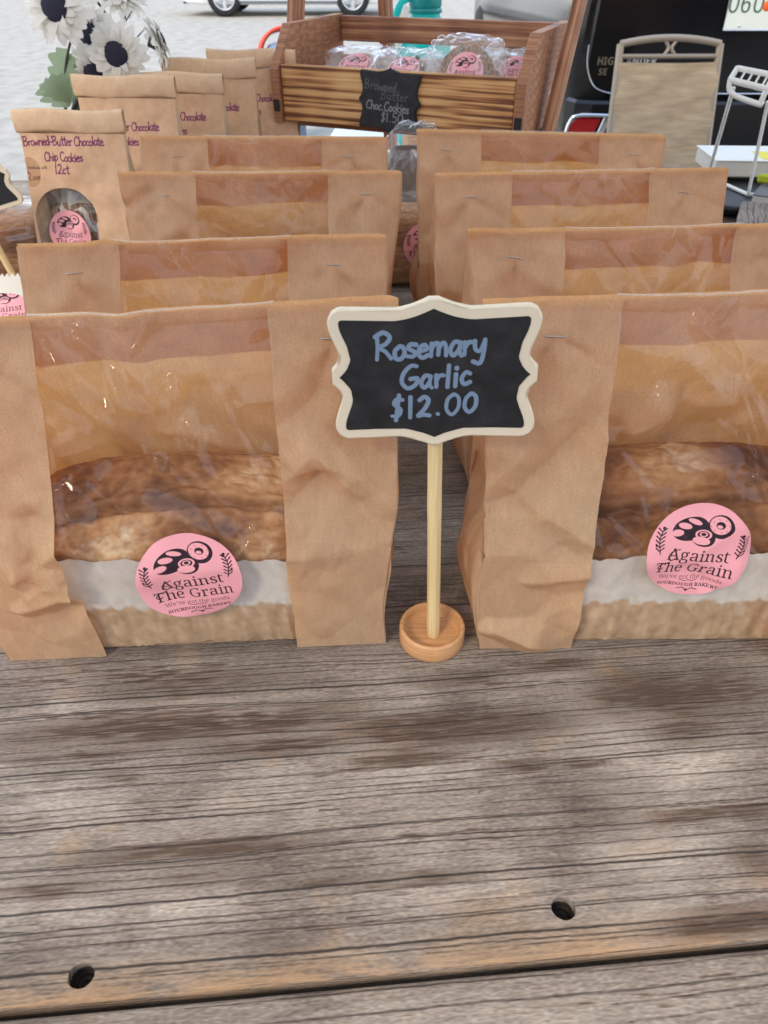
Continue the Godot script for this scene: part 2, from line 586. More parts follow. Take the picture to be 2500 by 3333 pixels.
			hgt[k] = int(clampf(150.0 + 55.0 * f + 60.0 * g + 30.0 * m - 110.0 * cover[k], 0, 255))
	TX.wood = picture(w, h, rgb)
	TX.wood_h = grey(w, h, hgt)

func make_kraft() -> void:
	var w := 512
	var a := layer(21, 0.25, 3, 512, 512, w, w)
	var b := layer(22, 0.02, 3, 512, 512, w, w)
	var c := layer(23, 0.11, 2, 512, 128, w, w)
	var rgb := PackedByteArray()
	rgb.resize(w * w * 3)
	var rng := RandomNumberGenerator.new()
	rng.seed = 4
	for k in w * w:
		var t := (a[k] / 255.0 - 0.5) * 20.0 + (b[k] / 255.0 - 0.5) * 16.0 + (c[k] / 255.0 - 0.5) * 8.0
		if rng.randf() < 0.006:
			t -= rng.randf_range(14, 40)
		rgb[k * 3] = int(clampf(225.0 + t, 0, 255))
		rgb[k * 3 + 1] = int(clampf(194.0 + t, 0, 255))
		rgb[k * 3 + 2] = int(clampf(157.0 + t * 0.9, 0, 255))
	TX.kraft = picture(w, w, rgb)
	# facets of handled paper under the fibre
	var cell := FastNoiseLite.new()
	cell.noise_type = FastNoiseLite.TYPE_CELLULAR
	cell.seed = 8
	cell.frequency = 0.011
	cell.cellular_return_type = FastNoiseLite.RETURN_DISTANCE2_SUB
	cell.fractal_type = FastNoiseLite.FRACTAL_NONE
	var im := cell.get_seamless_image(w, w)
	im.convert(Image.FORMAT_L8)
	var facets := im.get_data()
	var hh := PackedByteArray()
	hh.resize(w * w)
	for k in w * w:
		hh[k] = clampi(int(facets[k] * 0.94 + a[k] * 0.06), 0, 255)
	TX.kraft_h = grey(w, w, hh)

func ramp_picture(w: int, h: int, layers: Array, weights: Array, stops: Array) -> PackedByteArray:
	# stops: [position, r, g, b] in sRGB bytes
	var rgb := PackedByteArray()
	rgb.resize(w * h * 3)
	var lut := PackedByteArray()
	lut.resize(256 * 3)
	for i in 256:
		var t := i / 255.0
		var s := 0
		while s < stops.size() - 2 and t > stops[s + 1][0]:
			s += 1
		var u := clampf((t - stops[s][0]) / maxf(1e-5, stops[s + 1][0] - stops[s][0]), 0.0, 1.0)
		for q in 3:
			lut[i * 3 + q] = int(lerpf(stops[s][q + 1], stops[s + 1][q + 1], u))
	for k in w * h:
		var t := 0.5
		for l in layers.size():
			t += (layers[l][k] / 255.0 - 0.5) * weights[l]
		var i := int(clampf(t, 0.0, 1.0) * 255.0)
		rgb[k * 3] = lut[i * 3]
		rgb[k * 3 + 1] = lut[i * 3 + 1]
		rgb[k * 3 + 2] = lut[i * 3 + 2]
	return rgb

func make_small_textures() -> void:
	var w := 512
	# bread crust
	var c1 := layer(31, 0.008, 3, 512, 256, 512, 256)
	var c2 := layer(32, 0.09, 3, 512, 256, 512, 256)
	TX.crust = picture(512, 256, ramp_picture(512, 256, [c1, c2], [1.1, 0.42], [[0.0, 98, 60, 34], [0.3, 142, 95, 58], [0.55, 170, 122, 79], [0.8, 194, 151, 107], [1.0, 220, 190, 152]]))
	TX.crust_h = grey(512, 256, c2)
	# parchment: white above, baked tan and pleated below
	var pr := PackedByteArray()
	pr.resize(512 * 128 * 3)
	var e1 := layer(41, 0.05, 3, 512, 128, 512, 128)
	var e2 := layer(42, 0.045, 2, 512, 12, 512, 128)
	for j in 128:
		for i in 512:
			var k := j * 512 + i
			var v := 1.0 - j / 127.0
			var lim := 0.47 + (e2[64 * 512 + i] / 255.0 - 0.5) * 0.07
			var t := smoothstep(lim + 0.03, lim - 0.03, v + (e1[k] / 255.0 - 0.5) * 0.05)
			var f := (e1[k] / 255.0 - 0.5)
			var s := clampf(0.55 + f * 0.6 + (e2[k] / 255.0 - 0.5) * 0.6, 0.0, 1.0)
			pr[k * 3] = int(lerpf(212 + f * 14, lerpf(158, 206, s), t))
			pr[k * 3 + 1] = int(lerpf(206 + f * 14, lerpf(128, 178, s), t))
			pr[k * 3 + 2] = int(lerpf(196 + f * 14, lerpf(96, 146, s), t))
	TX.liner = picture(512, 128, pr)
	# torched pine
	var b1 := layer(51, 0.07, 2, 12, 256, 1024, 256)
	var b2 := layer(52, 0.2, 2, 30, 256, 1024, 256)
	var b3 := layer(53, 0.03, 2, 256, 64, 1024, 256)
	TX.burnt = picture(1024, 256, ramp_picture(1024, 256, [b1, b2, b3], [1.0, 0.35, 0.3], [[0.0, 82, 46, 28], [0.30, 122, 74, 44], [0.46, 176, 122, 74], [0.6, 206, 156, 100], [1.0, 228, 188, 132]]))
	TX.plain_wood = picture(1024, 256, ramp_picture(1024, 256, [b1, b2, b3], [0.9, 0.5, 0.5], [[0.0, 112, 68, 48], [0.5, 160, 110, 80], [1.0, 204, 156, 118]]))
	# beech for the little sign stand
	TX.beech = picture(1024, 256, ramp_picture(1024, 256, [b1, b2], [0.5, 0.7], [[0.0, 176, 124, 82], [0.5, 206, 156, 108], [1.0, 222, 178, 130]]))
	TX.bamboo = picture(1024, 256, ramp_picture(1024, 256, [b1, b2], [0.5, 0.7], [[0.0, 206, 176, 120], [0.5, 230, 206, 152], [1.0, 242, 224, 178]]))
	# pale sandy ground
	var g1 := layer(61, 0.012, 4, 512, 512, w, w)
	var g2 := layer(62, 0.2, 3, 512, 512, w, w)
	TX.sand = picture(w, w, ramp_picture(w, w, [g1, g2], [0.7, 0.22], [[0.0, 134, 127, 115], [0.5, 160, 153, 141], [1.0, 174, 168, 157]]))
	TX.sand_h = grey(w, w, g2)
	# cookie
	TX.cookie = picture(512, 256, ramp_picture(512, 256, [c1, c2], [0.7, 1.0], [[0.0, 60, 36, 24], [0.25, 98, 66, 42], [0.5, 150, 112, 74], [1.0, 186, 148, 104]]))
	# woven sling of the patio chair
	var sl := PackedByteArray()
	sl.resize(128 * 512 * 3)
	var sn := layer(71, 0.3, 2, 8, 512, 128, 512)
	var sm := layer(72, 0.03, 2, 128, 512, 128, 512)
	for j in 512:
		for i in 128:
			var k := j * 128 + i
			var t := 0.82 + (sn[k] / 255.0 - 0.5) * 0.16 + (sm[k] / 255.0 - 0.5) * 0.12 - (0.16 if j % 8 < 2 else 0.0)
			sl[k * 3] = int(clampf(196 * t + 14, 0, 255))
			sl[k * 3 + 1] = int(clampf(172 * t + 12, 0, 255))
			sl[k * 3 + 2] = int(clampf(142 * t + 8, 0, 255))
	TX.sling = picture(128, 512, sl)

func blend_ink(rgb: PackedByteArray, ink: Ink, col: Color, strength := 1.0) -> PackedByteArray:
	for k in ink.cover.size():
		var c: float = ink.cover[k] * strength
		if c > 0.003:
			rgb[k * 3] = int(lerpf(rgb[k * 3], col.r8, c))
			rgb[k * 3 + 1] = int(lerpf(rgb[k * 3 + 1], col.g8, c))
			rgb[k * 3 + 2] = int(lerpf(rgb[k * 3 + 2], col.b8, c))
	return rgb

func flat_rgb(w: int, h: int, c: Color) -> PackedByteArray:
	var im := Image.create(w, h, false, Image.FORMAT_RGB8)
	im.fill(c)
	return im.get_data()

func make_sticker() -> void:
	var s := 512
	var rgb := flat_rgb(s, s, Color8(240, 168, 176))
	var ink := Ink.new(s, s)
	# loaf, bagel and roll
	ink.oval(Vector2(196, 128), Vector2(88, 56), -0.28)
	ink.oval(Vector2(262, 158), Vector2(58, 48), 0.2)
	ink.oval(Vector2(336, 104), Vector2(62, 54), 0.35)
	for q in [[138, 152, 30, 17, -0.1], [168, 116, 34, 15, 0.12], [212, 92, 36, 12, 0.25]]:
		ink.oval(Vector2(q[0], q[1]), Vector2(q[2], q[3]), q[4], true)
	ink.oval(Vector2(331, 98), Vector2(50, 41), 0.35, true)
	ink.oval(Vector2(334, 98), Vector2(22, 17), 0.2)
	ink.oval(Vector2(331, 104), Vector2(14, 8), 0.2, true)
	ink.oval(Vector2(256, 178), Vector2(42, 20), 0.05, true)
	ink.oval(Vector2(262, 148), Vector2(40, 24), 0.0, true, 0.72)
	ink.oval(Vector2(262, 146), Vector2(20, 12), 0.0, true, 0.6)
	for d in [[296, 82], [320, 70], [352, 72], [372, 96], [364, 122], [306, 122], [340, 130], [288, 104]]:
		ink.line(Vector2(d[0], d[1]), Vector2(d[0] + 5, d[1] + 3), 1.2, 0.8)
	# sprigs
	for side in [-1.0, 1.0]:
		var c := Vector2(256 + side * 196, 200)
		ink.path(smooth_path([c + Vector2(side * -8, -62), c + Vector2(side * 6, -10), c + Vector2(side * -8, 60)], 6), 2.6, 2.6)
		for i in 6:
			var p := c + Vector2(side * (5 - absf(i - 2.5) * 2.5), -48 + i * 19)
			for dr in [-1.0, 1.0]:
				ink.line(p, p + Vector2(dr * 20, -17), 2.2, 3.4)
		ink.oval(c + Vector2(side * -8, -66), Vector2(8, 8), 0)
		ink.oval(c + Vector2(side * 18, 18), Vector2(6, 6), 0)
	print_text(ink, "Against", Vector2(262, 262), 84.0, serif(500, true), 0.0, 1.02)
	print_text(ink, "The Grain", Vector2(256, 342), 84.0, serif(500, true), 0.0, 0.98)
	# swashes before the A, T and G
	ink.path(smooth_path([Vector2(166, 232), Vector2(132, 246), Vector2(116, 276), Vector2(130, 296), Vector2(150, 284)], 6), 2.4, 2.8)
	ink.path(smooth_path([Vector2(120, 312), Vector2(88, 316), Vector2(72, 336), Vector2(86, 350), Vector2(100, 340)], 6), 2.4, 2.8)
	print_text(ink, "SOURDOUGH BAKERY", Vector2(256, 446), 25.0, serif(700), 0.0, 1.12)
	ink.path(smooth_path([Vector2(220, 420), Vector2(242, 424), Vector2(256, 418), Vector2(272, 424), Vector2(296, 418)], 5), 1.6, 1.6)
	ink.path(smooth_path([Vector2(206, 474), Vector2(236, 466), Vector2(258, 480), Vector2(280, 466), Vector2(310, 472)], 5), 2.2, 2.2)
	ink.oval(Vector2(258, 480), Vector2(6, 8), 0)
	rgb = blend_ink(rgb, ink, Color8(48, 34, 42))
	var thin := Ink.new(s, s)
	print_text(thin, "We've got the goods", Vector2(256, 402), 34.0, serif(400, true), 0.0, 1.0)
	rgb = blend_ink(rgb, thin, Color8(96, 62, 72), 0.8)
	TX.sticker = picture(s, s, rgb)

func make_signs() -> void:
	var w := 512
	var h := 400
	var dust := layer(81, 0.012, 4, w, h, w, h)
	var rgb := flat_rgb(w, h, Color8(24, 24, 27))
	for k in w * h:
		var d := int((dust[k] - 118) * 0.13)
		for q in 3:
			rgb[k * 3 + q] = clampi(rgb[k * 3 + q] + d, 8, 60)
	var board := rgb.duplicate()
	var ink := Ink.new(w, h)
	write_hand(ink, "Rosemary", Vector2(112, 154), 62.0, 5.6, -0.035, 0.0, 3)
	write_hand(ink, "Garlic", Vector2(172, 232), 58.0, 5.6, -0.05, 0.08, 5)
	write_hand(ink, "$12.00", Vector2(146, 312), 56.0, 5.6, -0.06, 0.16, 8)
	board = blend_ink(board, ink, Color8(134, 160, 190), 0.85)
	TX.chalk_a = picture(w, h, board)
	board = rgb.duplicate()
	ink = Ink.new(w, h)
	write_hand(ink, "Browned", Vector2(66, 132), 60.0, 4.4, 0.03, 0.05, 13)
	write_hand(ink, "Butter", Vector2(196, 186), 60.0, 4.0, 0.03, 0.1, 14)
	board = blend_ink(board, ink, Color8(120, 122, 128), 0.55)
	ink = Ink.new(w, h)
	write_hand(ink, "Choc.Cookies", Vector2(80, 256), 56.0, 4.6, 0.02, 0.02, 15)
	write_hand(ink, "$1.50", Vector2(200, 330), 60.0, 4.2, 0.0, 0.1, 16)
	board = blend_ink(board, ink, Color8(150, 152, 156), 0.8)
	TX.chalk_b = picture(w, h, board)

func make_cookie_bag_print() -> void:
	# front panel of a cookie bag, 0.125 x 0.2 m
	var w := 512
	var h := 820
	var a := layer(91, 0.25, 3, 512, 820, w, h)
	var b := layer(92, 0.02, 3, 512, 820, w, h)
	var rgb := PackedByteArray()
	rgb.resize(w * h * 3)
	for k in w * h:
		var t := (a[k] / 255.0 - 0.5) * 16.0 + (b[k] / 255.0 - 0.5) * 14.0
		rgb[k * 3] = int(214.0 + t)
		rgb[k * 3 + 1] = int(178.0 + t)
		rgb[k * 3 + 2] = int(146.0 + t)
	var lo := Ink.new(w, h)
	lo.oval(Vector2(18, 254), Vector2(50, 64), 0.0)
	rgb = blend_ink(rgb, lo, Color8(166, 124, 94), 0.55)
	var ink := Ink.new(w, h)
	write_hand(ink, "Browned-Butter Chocolate", Vector2(6, 141), 38.0, 2.8, -0.008, -0.055, 21)
	write_hand(ink, "Chip Cookies", Vector2(97, 206), 37.0, 2.9, -0.008, -0.03, 22)
	write_hand(ink, "12ct", Vector2(140, 259), 38.0, 3.2, -0.01, 0.06, 23)
	rgb = blend_ink(rgb, ink, Color8(112, 40, 96), 0.9)
	ink = Ink.new(w, h)
	write_hand(ink, "handmade with", Vector2(6, 240), 15.0, 0.9, 0.0, 0.0, 24)
	write_hand(ink, "Love", Vector2(8, 288), 27.0, 1.4, -0.05, 0.0, 25)
	ink.path(smooth_path([Vector2(6, 282), Vector2(6, 274), Vector2(6, 286)], 5), 1.3, 1.3)
	rgb = blend_ink(rgb, ink, Color8(76, 50, 42), 0.85)
	ink = Ink.new(w, h)
	ink.oval(Vector2(6, 256), Vector2(5, 5), 0)
	ink.oval(Vector2(6, 256), Vector2(5, 5), 0)
	ink.tri(Vector2(6, 258), Vector2(6, 258), Vector2(6, 269))
	rgb = blend_ink(rgb, ink, Color8(150, 52, 50), 0.9)
	TX.cookie_bag = picture(w, h, rgb)

func make_materials() -> void:
	make_wood()
	make_kraft()
	make_small_textures()
	make_sticker()
	make_signs()
	make_cookie_bag_print()
	M.wood = tmat(TX.wood, 0.86, Vector3.ONE, TX.wood_h, 0.16)
	M.kraft = tmat(TX.kraft, 0.78, Vector3(5, 5, 5), TX.kraft_h, 0.14)
	M.kraft.backlight_enabled = true
	M.kraft.backlight = lin(0.92, 0.62, 0.29)
	M.kraft.metallic_specular = 0.35
	M.kraft_plain = tmat(TX.kraft, 0.78, Vector3(5, 5, 5), TX.kraft_h, 0.08)
	M.kraft_plain.metallic_specular = 0.35
	M.kraft_plain.albedo_color = Color8(250, 249, 255)
	M.cookie_kraft = tmat(TX.cookie_bag, 0.78)
	M.cookie_kraft.metallic_specular = 0.35
	M.film = mat(lin(1, 1, 1, 0.008), 0.035, 0.0, 0.37)
	M.film_edge = mat(lin(1, 1, 1, 0.12), 0.08)
	M.film_crisp = mat(lin(1, 1, 1, 0.04), 0.04)
	M.sticker = tmat(TX.sticker, 0.42)
	M.sticker.metallic_specular = 0.4
	M.staple = mat(lin(0.55, 0.53, 0.50), 0.35, 1.0)
	M.crust = tmat(TX.crust, 0.82, Vector3.ONE, TX.crust_h, 0.2)
	M.crust_dark = tmat(TX.crust, 0.82, Vector3.ONE, TX.crust_h, 0.2)
	M.crust_dark.albedo_color = lin(0.72, 0.64, 0.56)
	M.liner = tmat(TX.liner, 0.6)
	M.burnt = tmat(TX.burnt, 0.62, Vector3(1.5, 7.0, 1.0))
	M.brown_wood = tmat(TX.plain_wood, 0.62, Vector3(1.5, 7.0, 1.0))
	M.beech = tmat(TX.beech, 0.5, Vector3(1.0, 14.0, 1.0))
	M.beech_flat = tmat(TX.beech, 0.5, Vector3(3.0, 12.0, 12.0))
	M.beech_flat.uv1_triplanar = true
	M.bamboo = tmat(TX.bamboo, 0.45, Vector3(3.0, 20.0, 1.0))
	M.cream = mat(Color8(226, 214, 190), 0.55)
	M.chalk_a = tmat(TX.chalk_a, 0.62)
	M.chalk_b = tmat(TX.chalk_b, 0.62)
	M.slate = mat(Color8(30, 32, 38), 0.6)
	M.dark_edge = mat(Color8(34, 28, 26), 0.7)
	M.petal = mat(Color8(232, 231, 226), 0.7)
	M.petal.backlight_enabled = true
	M.petal.backlight = lin(0.5, 0.5, 0.47)
	M.seedhead = mat(Color8(36, 36, 56), 0.9)
	M.stem = mat(Color8(58, 66, 58), 0.6)
	M.leaf = mat(Color8(126, 148, 120), 0.65)
	M.leaf.backlight_enabled = true
	M.leaf.backlight = lin(0.3, 0.36, 0.24)
	M.sand = tmat(TX.sand, 0.95, Vector3(0.6, 0.6, 0.6), TX.sand_h, 0.3)
	M.white_paint = mat(Color8(226, 228, 228), 0.3)
	M.white_paint.clearcoat_enabled = true
	M.black_paint = mat(Color8(9, 10, 14), 0.12, 0.0, 0.42)
	M.black_plastic = mat(Color8(24, 25, 27), 0.55)
	M.rubber = mat(Color8(30, 31, 34), 0.85)
	M.alloy = mat(Color8(200, 203, 206), 0.35, 0.7)
	M.chrome = mat(Color8(214, 216, 220), 0.12, 1.0)
	M.red_lens = mat(Color8(120, 10, 16), 0.15)
	M.auto_glass = mat(Color8(18, 22, 26), 0.05)
	M.plate = mat(Color8(206, 214, 206), 0.4)
	M.plate_ink = mat(Color8(60, 92, 74), 0.5)
	M.orange_print = mat(Color8(226, 96, 40), 0.5)
	M.orange_cord = mat(Color8(222, 74, 46), 0.5)
	M.blue_plastic = mat(Color8(122, 146, 176), 0.4)
	M.grey_plastic = mat(Color8(96, 106, 118), 0.5)
	M.pale_plastic = mat(Color8(214, 218, 220), 0.45)
	M.teal = mat(Color8(30, 184, 178), 0.18)
	M.teal.backlight_enabled = true
	M.teal.backlight = lin(0.1, 0.75, 0.7)
	M.teal_dark = mat(Color8(18, 140, 140), 0.3)
	M.sling = tmat(TX.sling, 0.8, Vector3(1, 1, 1))
	M.taupe_metal = mat(Color8(146, 134, 118), 0.45, 0.3)
	M.white_wire = mat(Color8(240, 241, 236), 0.4)
	M.page = mat(Color8(212, 208, 198), 0.8)
	M.lime = mat(Color8(186, 196, 40), 0.5)
	M.yellow = mat(Color8(240, 224, 70), 0.6)
	M.magenta = mat(Color8(196, 70, 140), 0.6)
	M.cover_grey = mat(Color8(96, 96, 98), 0.6)
	M.cookie = tmat(TX.cookie, 0.85)
	M.choc = mat(Color8(52, 30, 22), 0.5)
	M.canvas = mat(Color8(214, 208, 198), 0.85)
	M.canvas.backlight_enabled = true
	M.canvas.backlight = lin(0.5, 0.49, 0.46)
	M.pole = mat(Color8(190, 192, 194), 0.4, 0.6)

# ---------------------------------------------------------------- camera, sky, sun
func _ready() -> void:
	var cam := Camera3D.new()
	cam.name = "camera"
	cam.fov = 69.55
	cam.near = 0.02
	cam.far = 400.0
	cam.position = Vector3(0, T + EYE, 0)
	cam.rotation = Vector3(deg_to_rad(-37.5), 0, 0)
	add_child(cam)
	cam.current = true
	var lens := CameraAttributesPhysical.new()
	lens.frustum_focal_length = 17.28
	lens.exposure_aperture = 13.0
	lens.frustum_focus_distance = 0.47
	cam.attributes = lens
	cam.fov = 69.55

	var env := Environment.new()
	env.background_mode = Environment.BG_SKY
	env.sky = Sky.new()
	var sm := ProceduralSkyMaterial.new()
	sm.sky_top_color = Color(0.62, 0.71, 0.84)
	sm.sky_horizon_color = Color(0.92, 0.91, 0.88)
	sm.sky_curve = 0.25
	sm.ground_bottom_color = Color(0.55, 0.53, 0.5)
	sm.ground_horizon_color = Color(0.8, 0.8, 0.78)
	sm.sky_energy_multiplier = 1.25
	env.sky.sky_material = sm
	env.tonemap_mode = Environment.TONE_MAPPER_LINEAR
	env.tonemap_exposure = 1.95
	env.sdfgi_enabled = true
	env.ssao_enabled = true
	env.ssil_enabled = true
	var we := WorldEnvironment.new()
	we.name = "environment"
	we.environment = env
	add_child(we)

	var sun := DirectionalLight3D.new()
	sun.name = "sun"
	sun.light_energy = 0.5
	sun.light_color = Color(1.0, 0.93, 0.83)
	sun.light_angular_distance = 16.0
	sun.shadow_enabled = true
	sun.rotation = Vector3(deg_to_rad(-44), deg_to_rad(-38), 0)
	add_child(sun)

	make_materials()
	print("textures done")
	make_ground()
	make_canopy()
	make_shed()
	make_table()
	make_bread_bags()
	print("bags done")
	make_sign_stand()
	make_cookie_bags()
	make_tray_stand()
	make_flowers()
	make_left_packets()
	make_rack_and_books()
	print("table things done")
	make_patio_chair()
	make_jug_table()
	make_cord_reel()
	make_suv()
	make_white_car()
	print("all done")

func structure(o: Node) -> void:
	o.set_meta("kind", "structure")

func make_ground() -> void:
	var pts := PackedVector3Array()
	var uvs := PackedVector2Array()
	var n := 41
	var nz := fnl(3, 0.35, 3)
	for j in n:
		for i in n:
			var fx := (i - 20) / 20.0
			var fz := (j - 20) / 20.0
			var x := signf(fx) * pow(absf(fx), 2.2) * 180.0
			var z := signf(fz) * pow(absf(fz), 2.2) * 180.0
			pts.append(Vector3(x, nz.get_noise_2d(x, z) * 0.015 - 0.015, z))
			uvs.append(Vector2(x, z))
	var g := MeshInstance3D.new()
	g.name = "ground"
	g.mesh = sheet(pts, uvs, n)
	g.material_override = M.sand
	structure(g)
	g.set_meta("label", "pale sandy lot")
	add_child(g)

func make_canopy() -> void:
	var t := thing("unseen_canopy", "unseen light fabric canopy sized to shade the wooden sales table", "canopy", Vector3(0.95, 0, -0.7))  # out of view; reach and edges set to shade the bags and table
	var hx := 2.0
	var hz := 1.3
	var eave := 2.15
	var peak := 2.9
	var st := begin()
	var c := [Vector3(-hx, eave, hz), Vector3(hx, eave, hz), Vector3(hx, eave, -hz), Vector3(-hx, eave, -hz)]
	for k in 4:
		var a: Vector3 = c[k]
		var b: Vector3 = c[(k + 1) % 4]
		var low := Vector3(0, 0.25, 0)
		for v in [a, b, Vector3(0, peak, 0), a, a - low, b, b, a - low, b - low]:
			st.set_uv(Vector2.ZERO)
			st.add_vertex(v)
	st.generate_normals()
	part(t, "roof", st.commit(), M.canvas)
	for k in 4:
		var p := Vector3(c[k].x * 0.985, 0, c[k].z * 0.98)
		part(t, "pole", tube([p, p + Vector3(0, eave - 0.01, 0)], 0.018, 10), M.pole)

func make_shed() -> void:
	# added out of view: a dark backdrop for the bag windows to mirror
	var t := thing("added_shed", "unseen brown timber shed added for the clear bag windows to mirror", "building", Vector3(0, -0.02, 6.5))
	part(t, "wall", box(Vector3(14.0, 3.2, 0.2), 0.01), M.brown_wood, Vector3(0, 1.6, 0))
	part(t, "roof", box(Vector3(14.6, 0.12, 3.0), 0.01), M.grey_plastic, Vector3(0, 3.28, 1.0))
	for x in [-4.0, 0.8, 5.0]:
		part(t, "door", box(Vector3(1.0, 2.05, 0.06), 0.01), M.black_plastic, Vector3(x, 1.03, -0.12))
	for x in [-5.8, -2.0, 2.9]:
		part(t, "window", box(Vector3(1.2, 0.9, 0.05), 0.01), M.auto_glass, Vector3(x, 1.55, -0.12))

# a board with a rounded worn arris, and holes for sunk screws
func board_mesh(x0: float, x1: float, d0: float, d1: float, thick: float, holes: Array, uv_shift: Vector2) -> ArrayMesh:
	var st := begin()
	var bev := 0.003
	var uv := func(x: float, d: float) -> Vector2: return Vector2((x + 0.30) / 0.8, (d - 0.131) / 0.48) + uv_shift
	var up := Vector3.UP
	var flat := func(xa: float, xb: float, da: float, db: float) -> void:
		quad(st, Vector3(xa, 0, -da), Vector3(xb, 0, -da), Vector3(xb, 0, -db), Vector3(xa, 0, -db), up, uv.call(xa, da), uv.call(xb, da), uv.call(xb, db), uv.call(xa, db))
	var a := x0
	for hole in holes:
		var q: float = hole[2] * 1.12
		flat.call(a, hole[0] - q, d0 + bev, d1 - bev)
		flat.call(hole[0] - q, hole[0] + q, d0 + bev, hole[1] - q)
		flat.call(hole[0] - q, hole[0] + q, hole[1] + q, d1 - bev)
		var n := 32
		for i in n:
			var ring := []
			for e in 2:
				var ang := TAU * (i + e) / n
				var c := Vector2(cos(ang), sin(ang))
				var rr: float = hole[2] * (0.97 + 0.04 * sin(ang * 2.0 + hole[0] * 90.0) + 0.015 * sin(ang * 5.0 + hole[0] * 40.0))
				ring.append([Vector2(hole[0], hole[1]) + c * rr, Vector2(hole[0], hole[1]) + c / maxf(absf(c.x), absf(c.y)) * q])
			var A: Vector2 = ring[0][0]
			var B: Vector2 = ring[1][0]
			var C: Vector2 = ring[1][1]
			var D: Vector2 = ring[0][1]
			quad(st, Vector3(A.x, 0, -A.y), Vector3(B.x, 0, -B.y), Vector3(C.x, 0, -C.y), Vector3(D.x, 0, -D.y), up, uv.call(A.x, A.y), uv.call(B.x, B.y), uv.call(C.x, C.y), uv.call(D.x, D.y))
			var wall := Vector3(hole[0] - A.x, 0, -(hole[1] - A.y)).normalized()
			quad(st, Vector3(A.x, 0, -A.y), Vector3(B.x, 0, -B.y), Vector3(B.x, -0.011, -B.y), Vector3(A.x, -0.011, -A.y), wall, uv.call(A.x, A.y), uv.call(B.x, B.y), uv.call(B.x, B.y + 0.006), uv.call(A.x, A.y + 0.006))
		a = hole[0] + q
	flat.call(a, x1, d0 + bev, d1 - bev)
	for side in [[d0, 1.0], [d1, -1.0]]:
		var prev := Vector3(0, 0, -(side[0] + side[1] * bev))
		var pu: float = side[0] + side[1] * bev
		for k in range(1, 5):
			var ang := PI / 2 * k / 4.0
			var nx := Vector3(0, -bev + bev * cos(ang), -(side[0] + side[1] * bev * (1.0 - sin(ang))))
			var nn := Vector3(0, cos(ang - 0.2), side[1] * sin(ang - 0.2)).normalized()
			var nu: float = pu - side[1] * 0.0016
			quad(st, Vector3(x0, prev.y, prev.z), Vector3(x1, prev.y, prev.z), Vector3(x1, nx.y, nx.z), Vector3(x0, nx.y, nx.z), nn, uv.call(x0, pu), uv.call(x1, pu), uv.call(x1, nu), uv.call(x0, nu))
			prev = nx
			pu = nu
		quad(st, Vector3(x0, prev.y, prev.z), Vector3(x1, prev.y, prev.z), Vector3(x1, -thick, prev.z), Vector3(x0, -thick, prev.z), Vector3(0, 0, side[1]), uv.call(x0, pu), uv.call(x1, pu), uv.call(x1, pu - side[1] * thick), uv.call(x0, pu - side[1] * thick))
	quad(st, Vector3(x0, -thick, -d0), Vector3(x1, -thick, -d0), Vector3(x1, -thick, -d1), Vector3(x0, -thick, -d1), Vector3.DOWN, uv.call(x0, d0), uv.call(x1, d0), uv.call(x1, d1), uv.call(x0, d1))
	for side in [[x0, -1.0], [x1, 1.0]]:
		quad(st, Vector3(side[0], 0, -(d0 + bev)), Vector3(side[0], 0, -(d1 - bev)), Vector3(side[0], -thick, -d1), Vector3(side[0], -thick, -d0), Vector3(side[1], 0, 0), uv.call(side[0], d0), uv.call(side[0], d1), uv.call(side[0], d1 + thick), uv.call(side[0], d0 + thick))
	return st.commit()

func make_table() -> void:
	var t := thing("wooden_table", "weathered grey plank table with dark grain cracks under the bread bags", "table", Vector3.ZERO, table_yaw)
	var x0 := -0.60
	var x1 := 1.25
	var rows := [[-0.115, 0.1275, Vector2(0.37, 0.52), []], [0.131, 0.617, Vector2.ZERO, [[-0.1195, 0.1414, 0.0056], [0.0960, 0.1514, 0.0056]]], [0.624, 1.09, Vector2(0.21, 0.3), []], [1.097, 1.55, Vector2(0.63, 0.77), []]]
	for r in rows:
		var b := part(t, "plank", board_mesh(x0, x1, r[0], r[1], 0.038, r[3], r[2]), M.wood, Vector3(0, T, 0))
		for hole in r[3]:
			var prof := [Vector2(0.0, 0.0008), Vector2(0.0016, 0.0006), Vector2(0.0017, 0.0012), Vector2(0.0042, 0.001), Vector2(0.0044, 0.0002), Vector2(0.0047, 0.0025), Vector2(0.0052, 0.0055)]  # raised rim is a dark lining that puts shade into the hole's colour
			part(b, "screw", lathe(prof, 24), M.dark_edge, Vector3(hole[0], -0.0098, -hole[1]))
	for z in [-0.02, -0.72, -1.42]:
		part(t, "batten", box(Vector3(x1 - x0 - 0.1, 0.06, 0.038), 0.003), M.wood, Vector3((x0 + x1) / 2, T - 0.0685, z))
	for x in [x0 + 0.1, x1 - 0.1]:
		for z in [-0.02, -1.42]:
			part(t, "leg", box(Vector3(0.085, T - 0.0995, 0.085), 0.004), M.wood, Vector3(x, (T - 0.0995) / 2, z))

# ---------------------------------------------------------------- bread bags
func cellular(seed_value: int, freq: float) -> FastNoiseLite:
	var n := FastNoiseLite.new()
	n.noise_type = FastNoiseLite.TYPE_CELLULAR
	n.seed = seed_value
	n.frequency = freq
	n.cellular_return_type = FastNoiseLite.RETURN_DISTANCE
	n.fractal_type = FastNoiseLite.FRACTAL_NONE
	return n

func bag_depth(v: float) -> float:
	var u := clampf((v - 0.36) / 0.615, 0.0, 1.0)
	return 0.0016 + 0.0455 * (1.0 - u) * (1.0 + 0.22 * u) * (0.93 + 0.07 * smoothstep(0.0, 0.12, v))

func bag_half(b: Dictionary, v: float) -> float:
	return lerpf(b.a0, b.a1, smoothstep(0.12, 0.92, v)) + 0.0015 * sin(v * 7.0 + b.k)

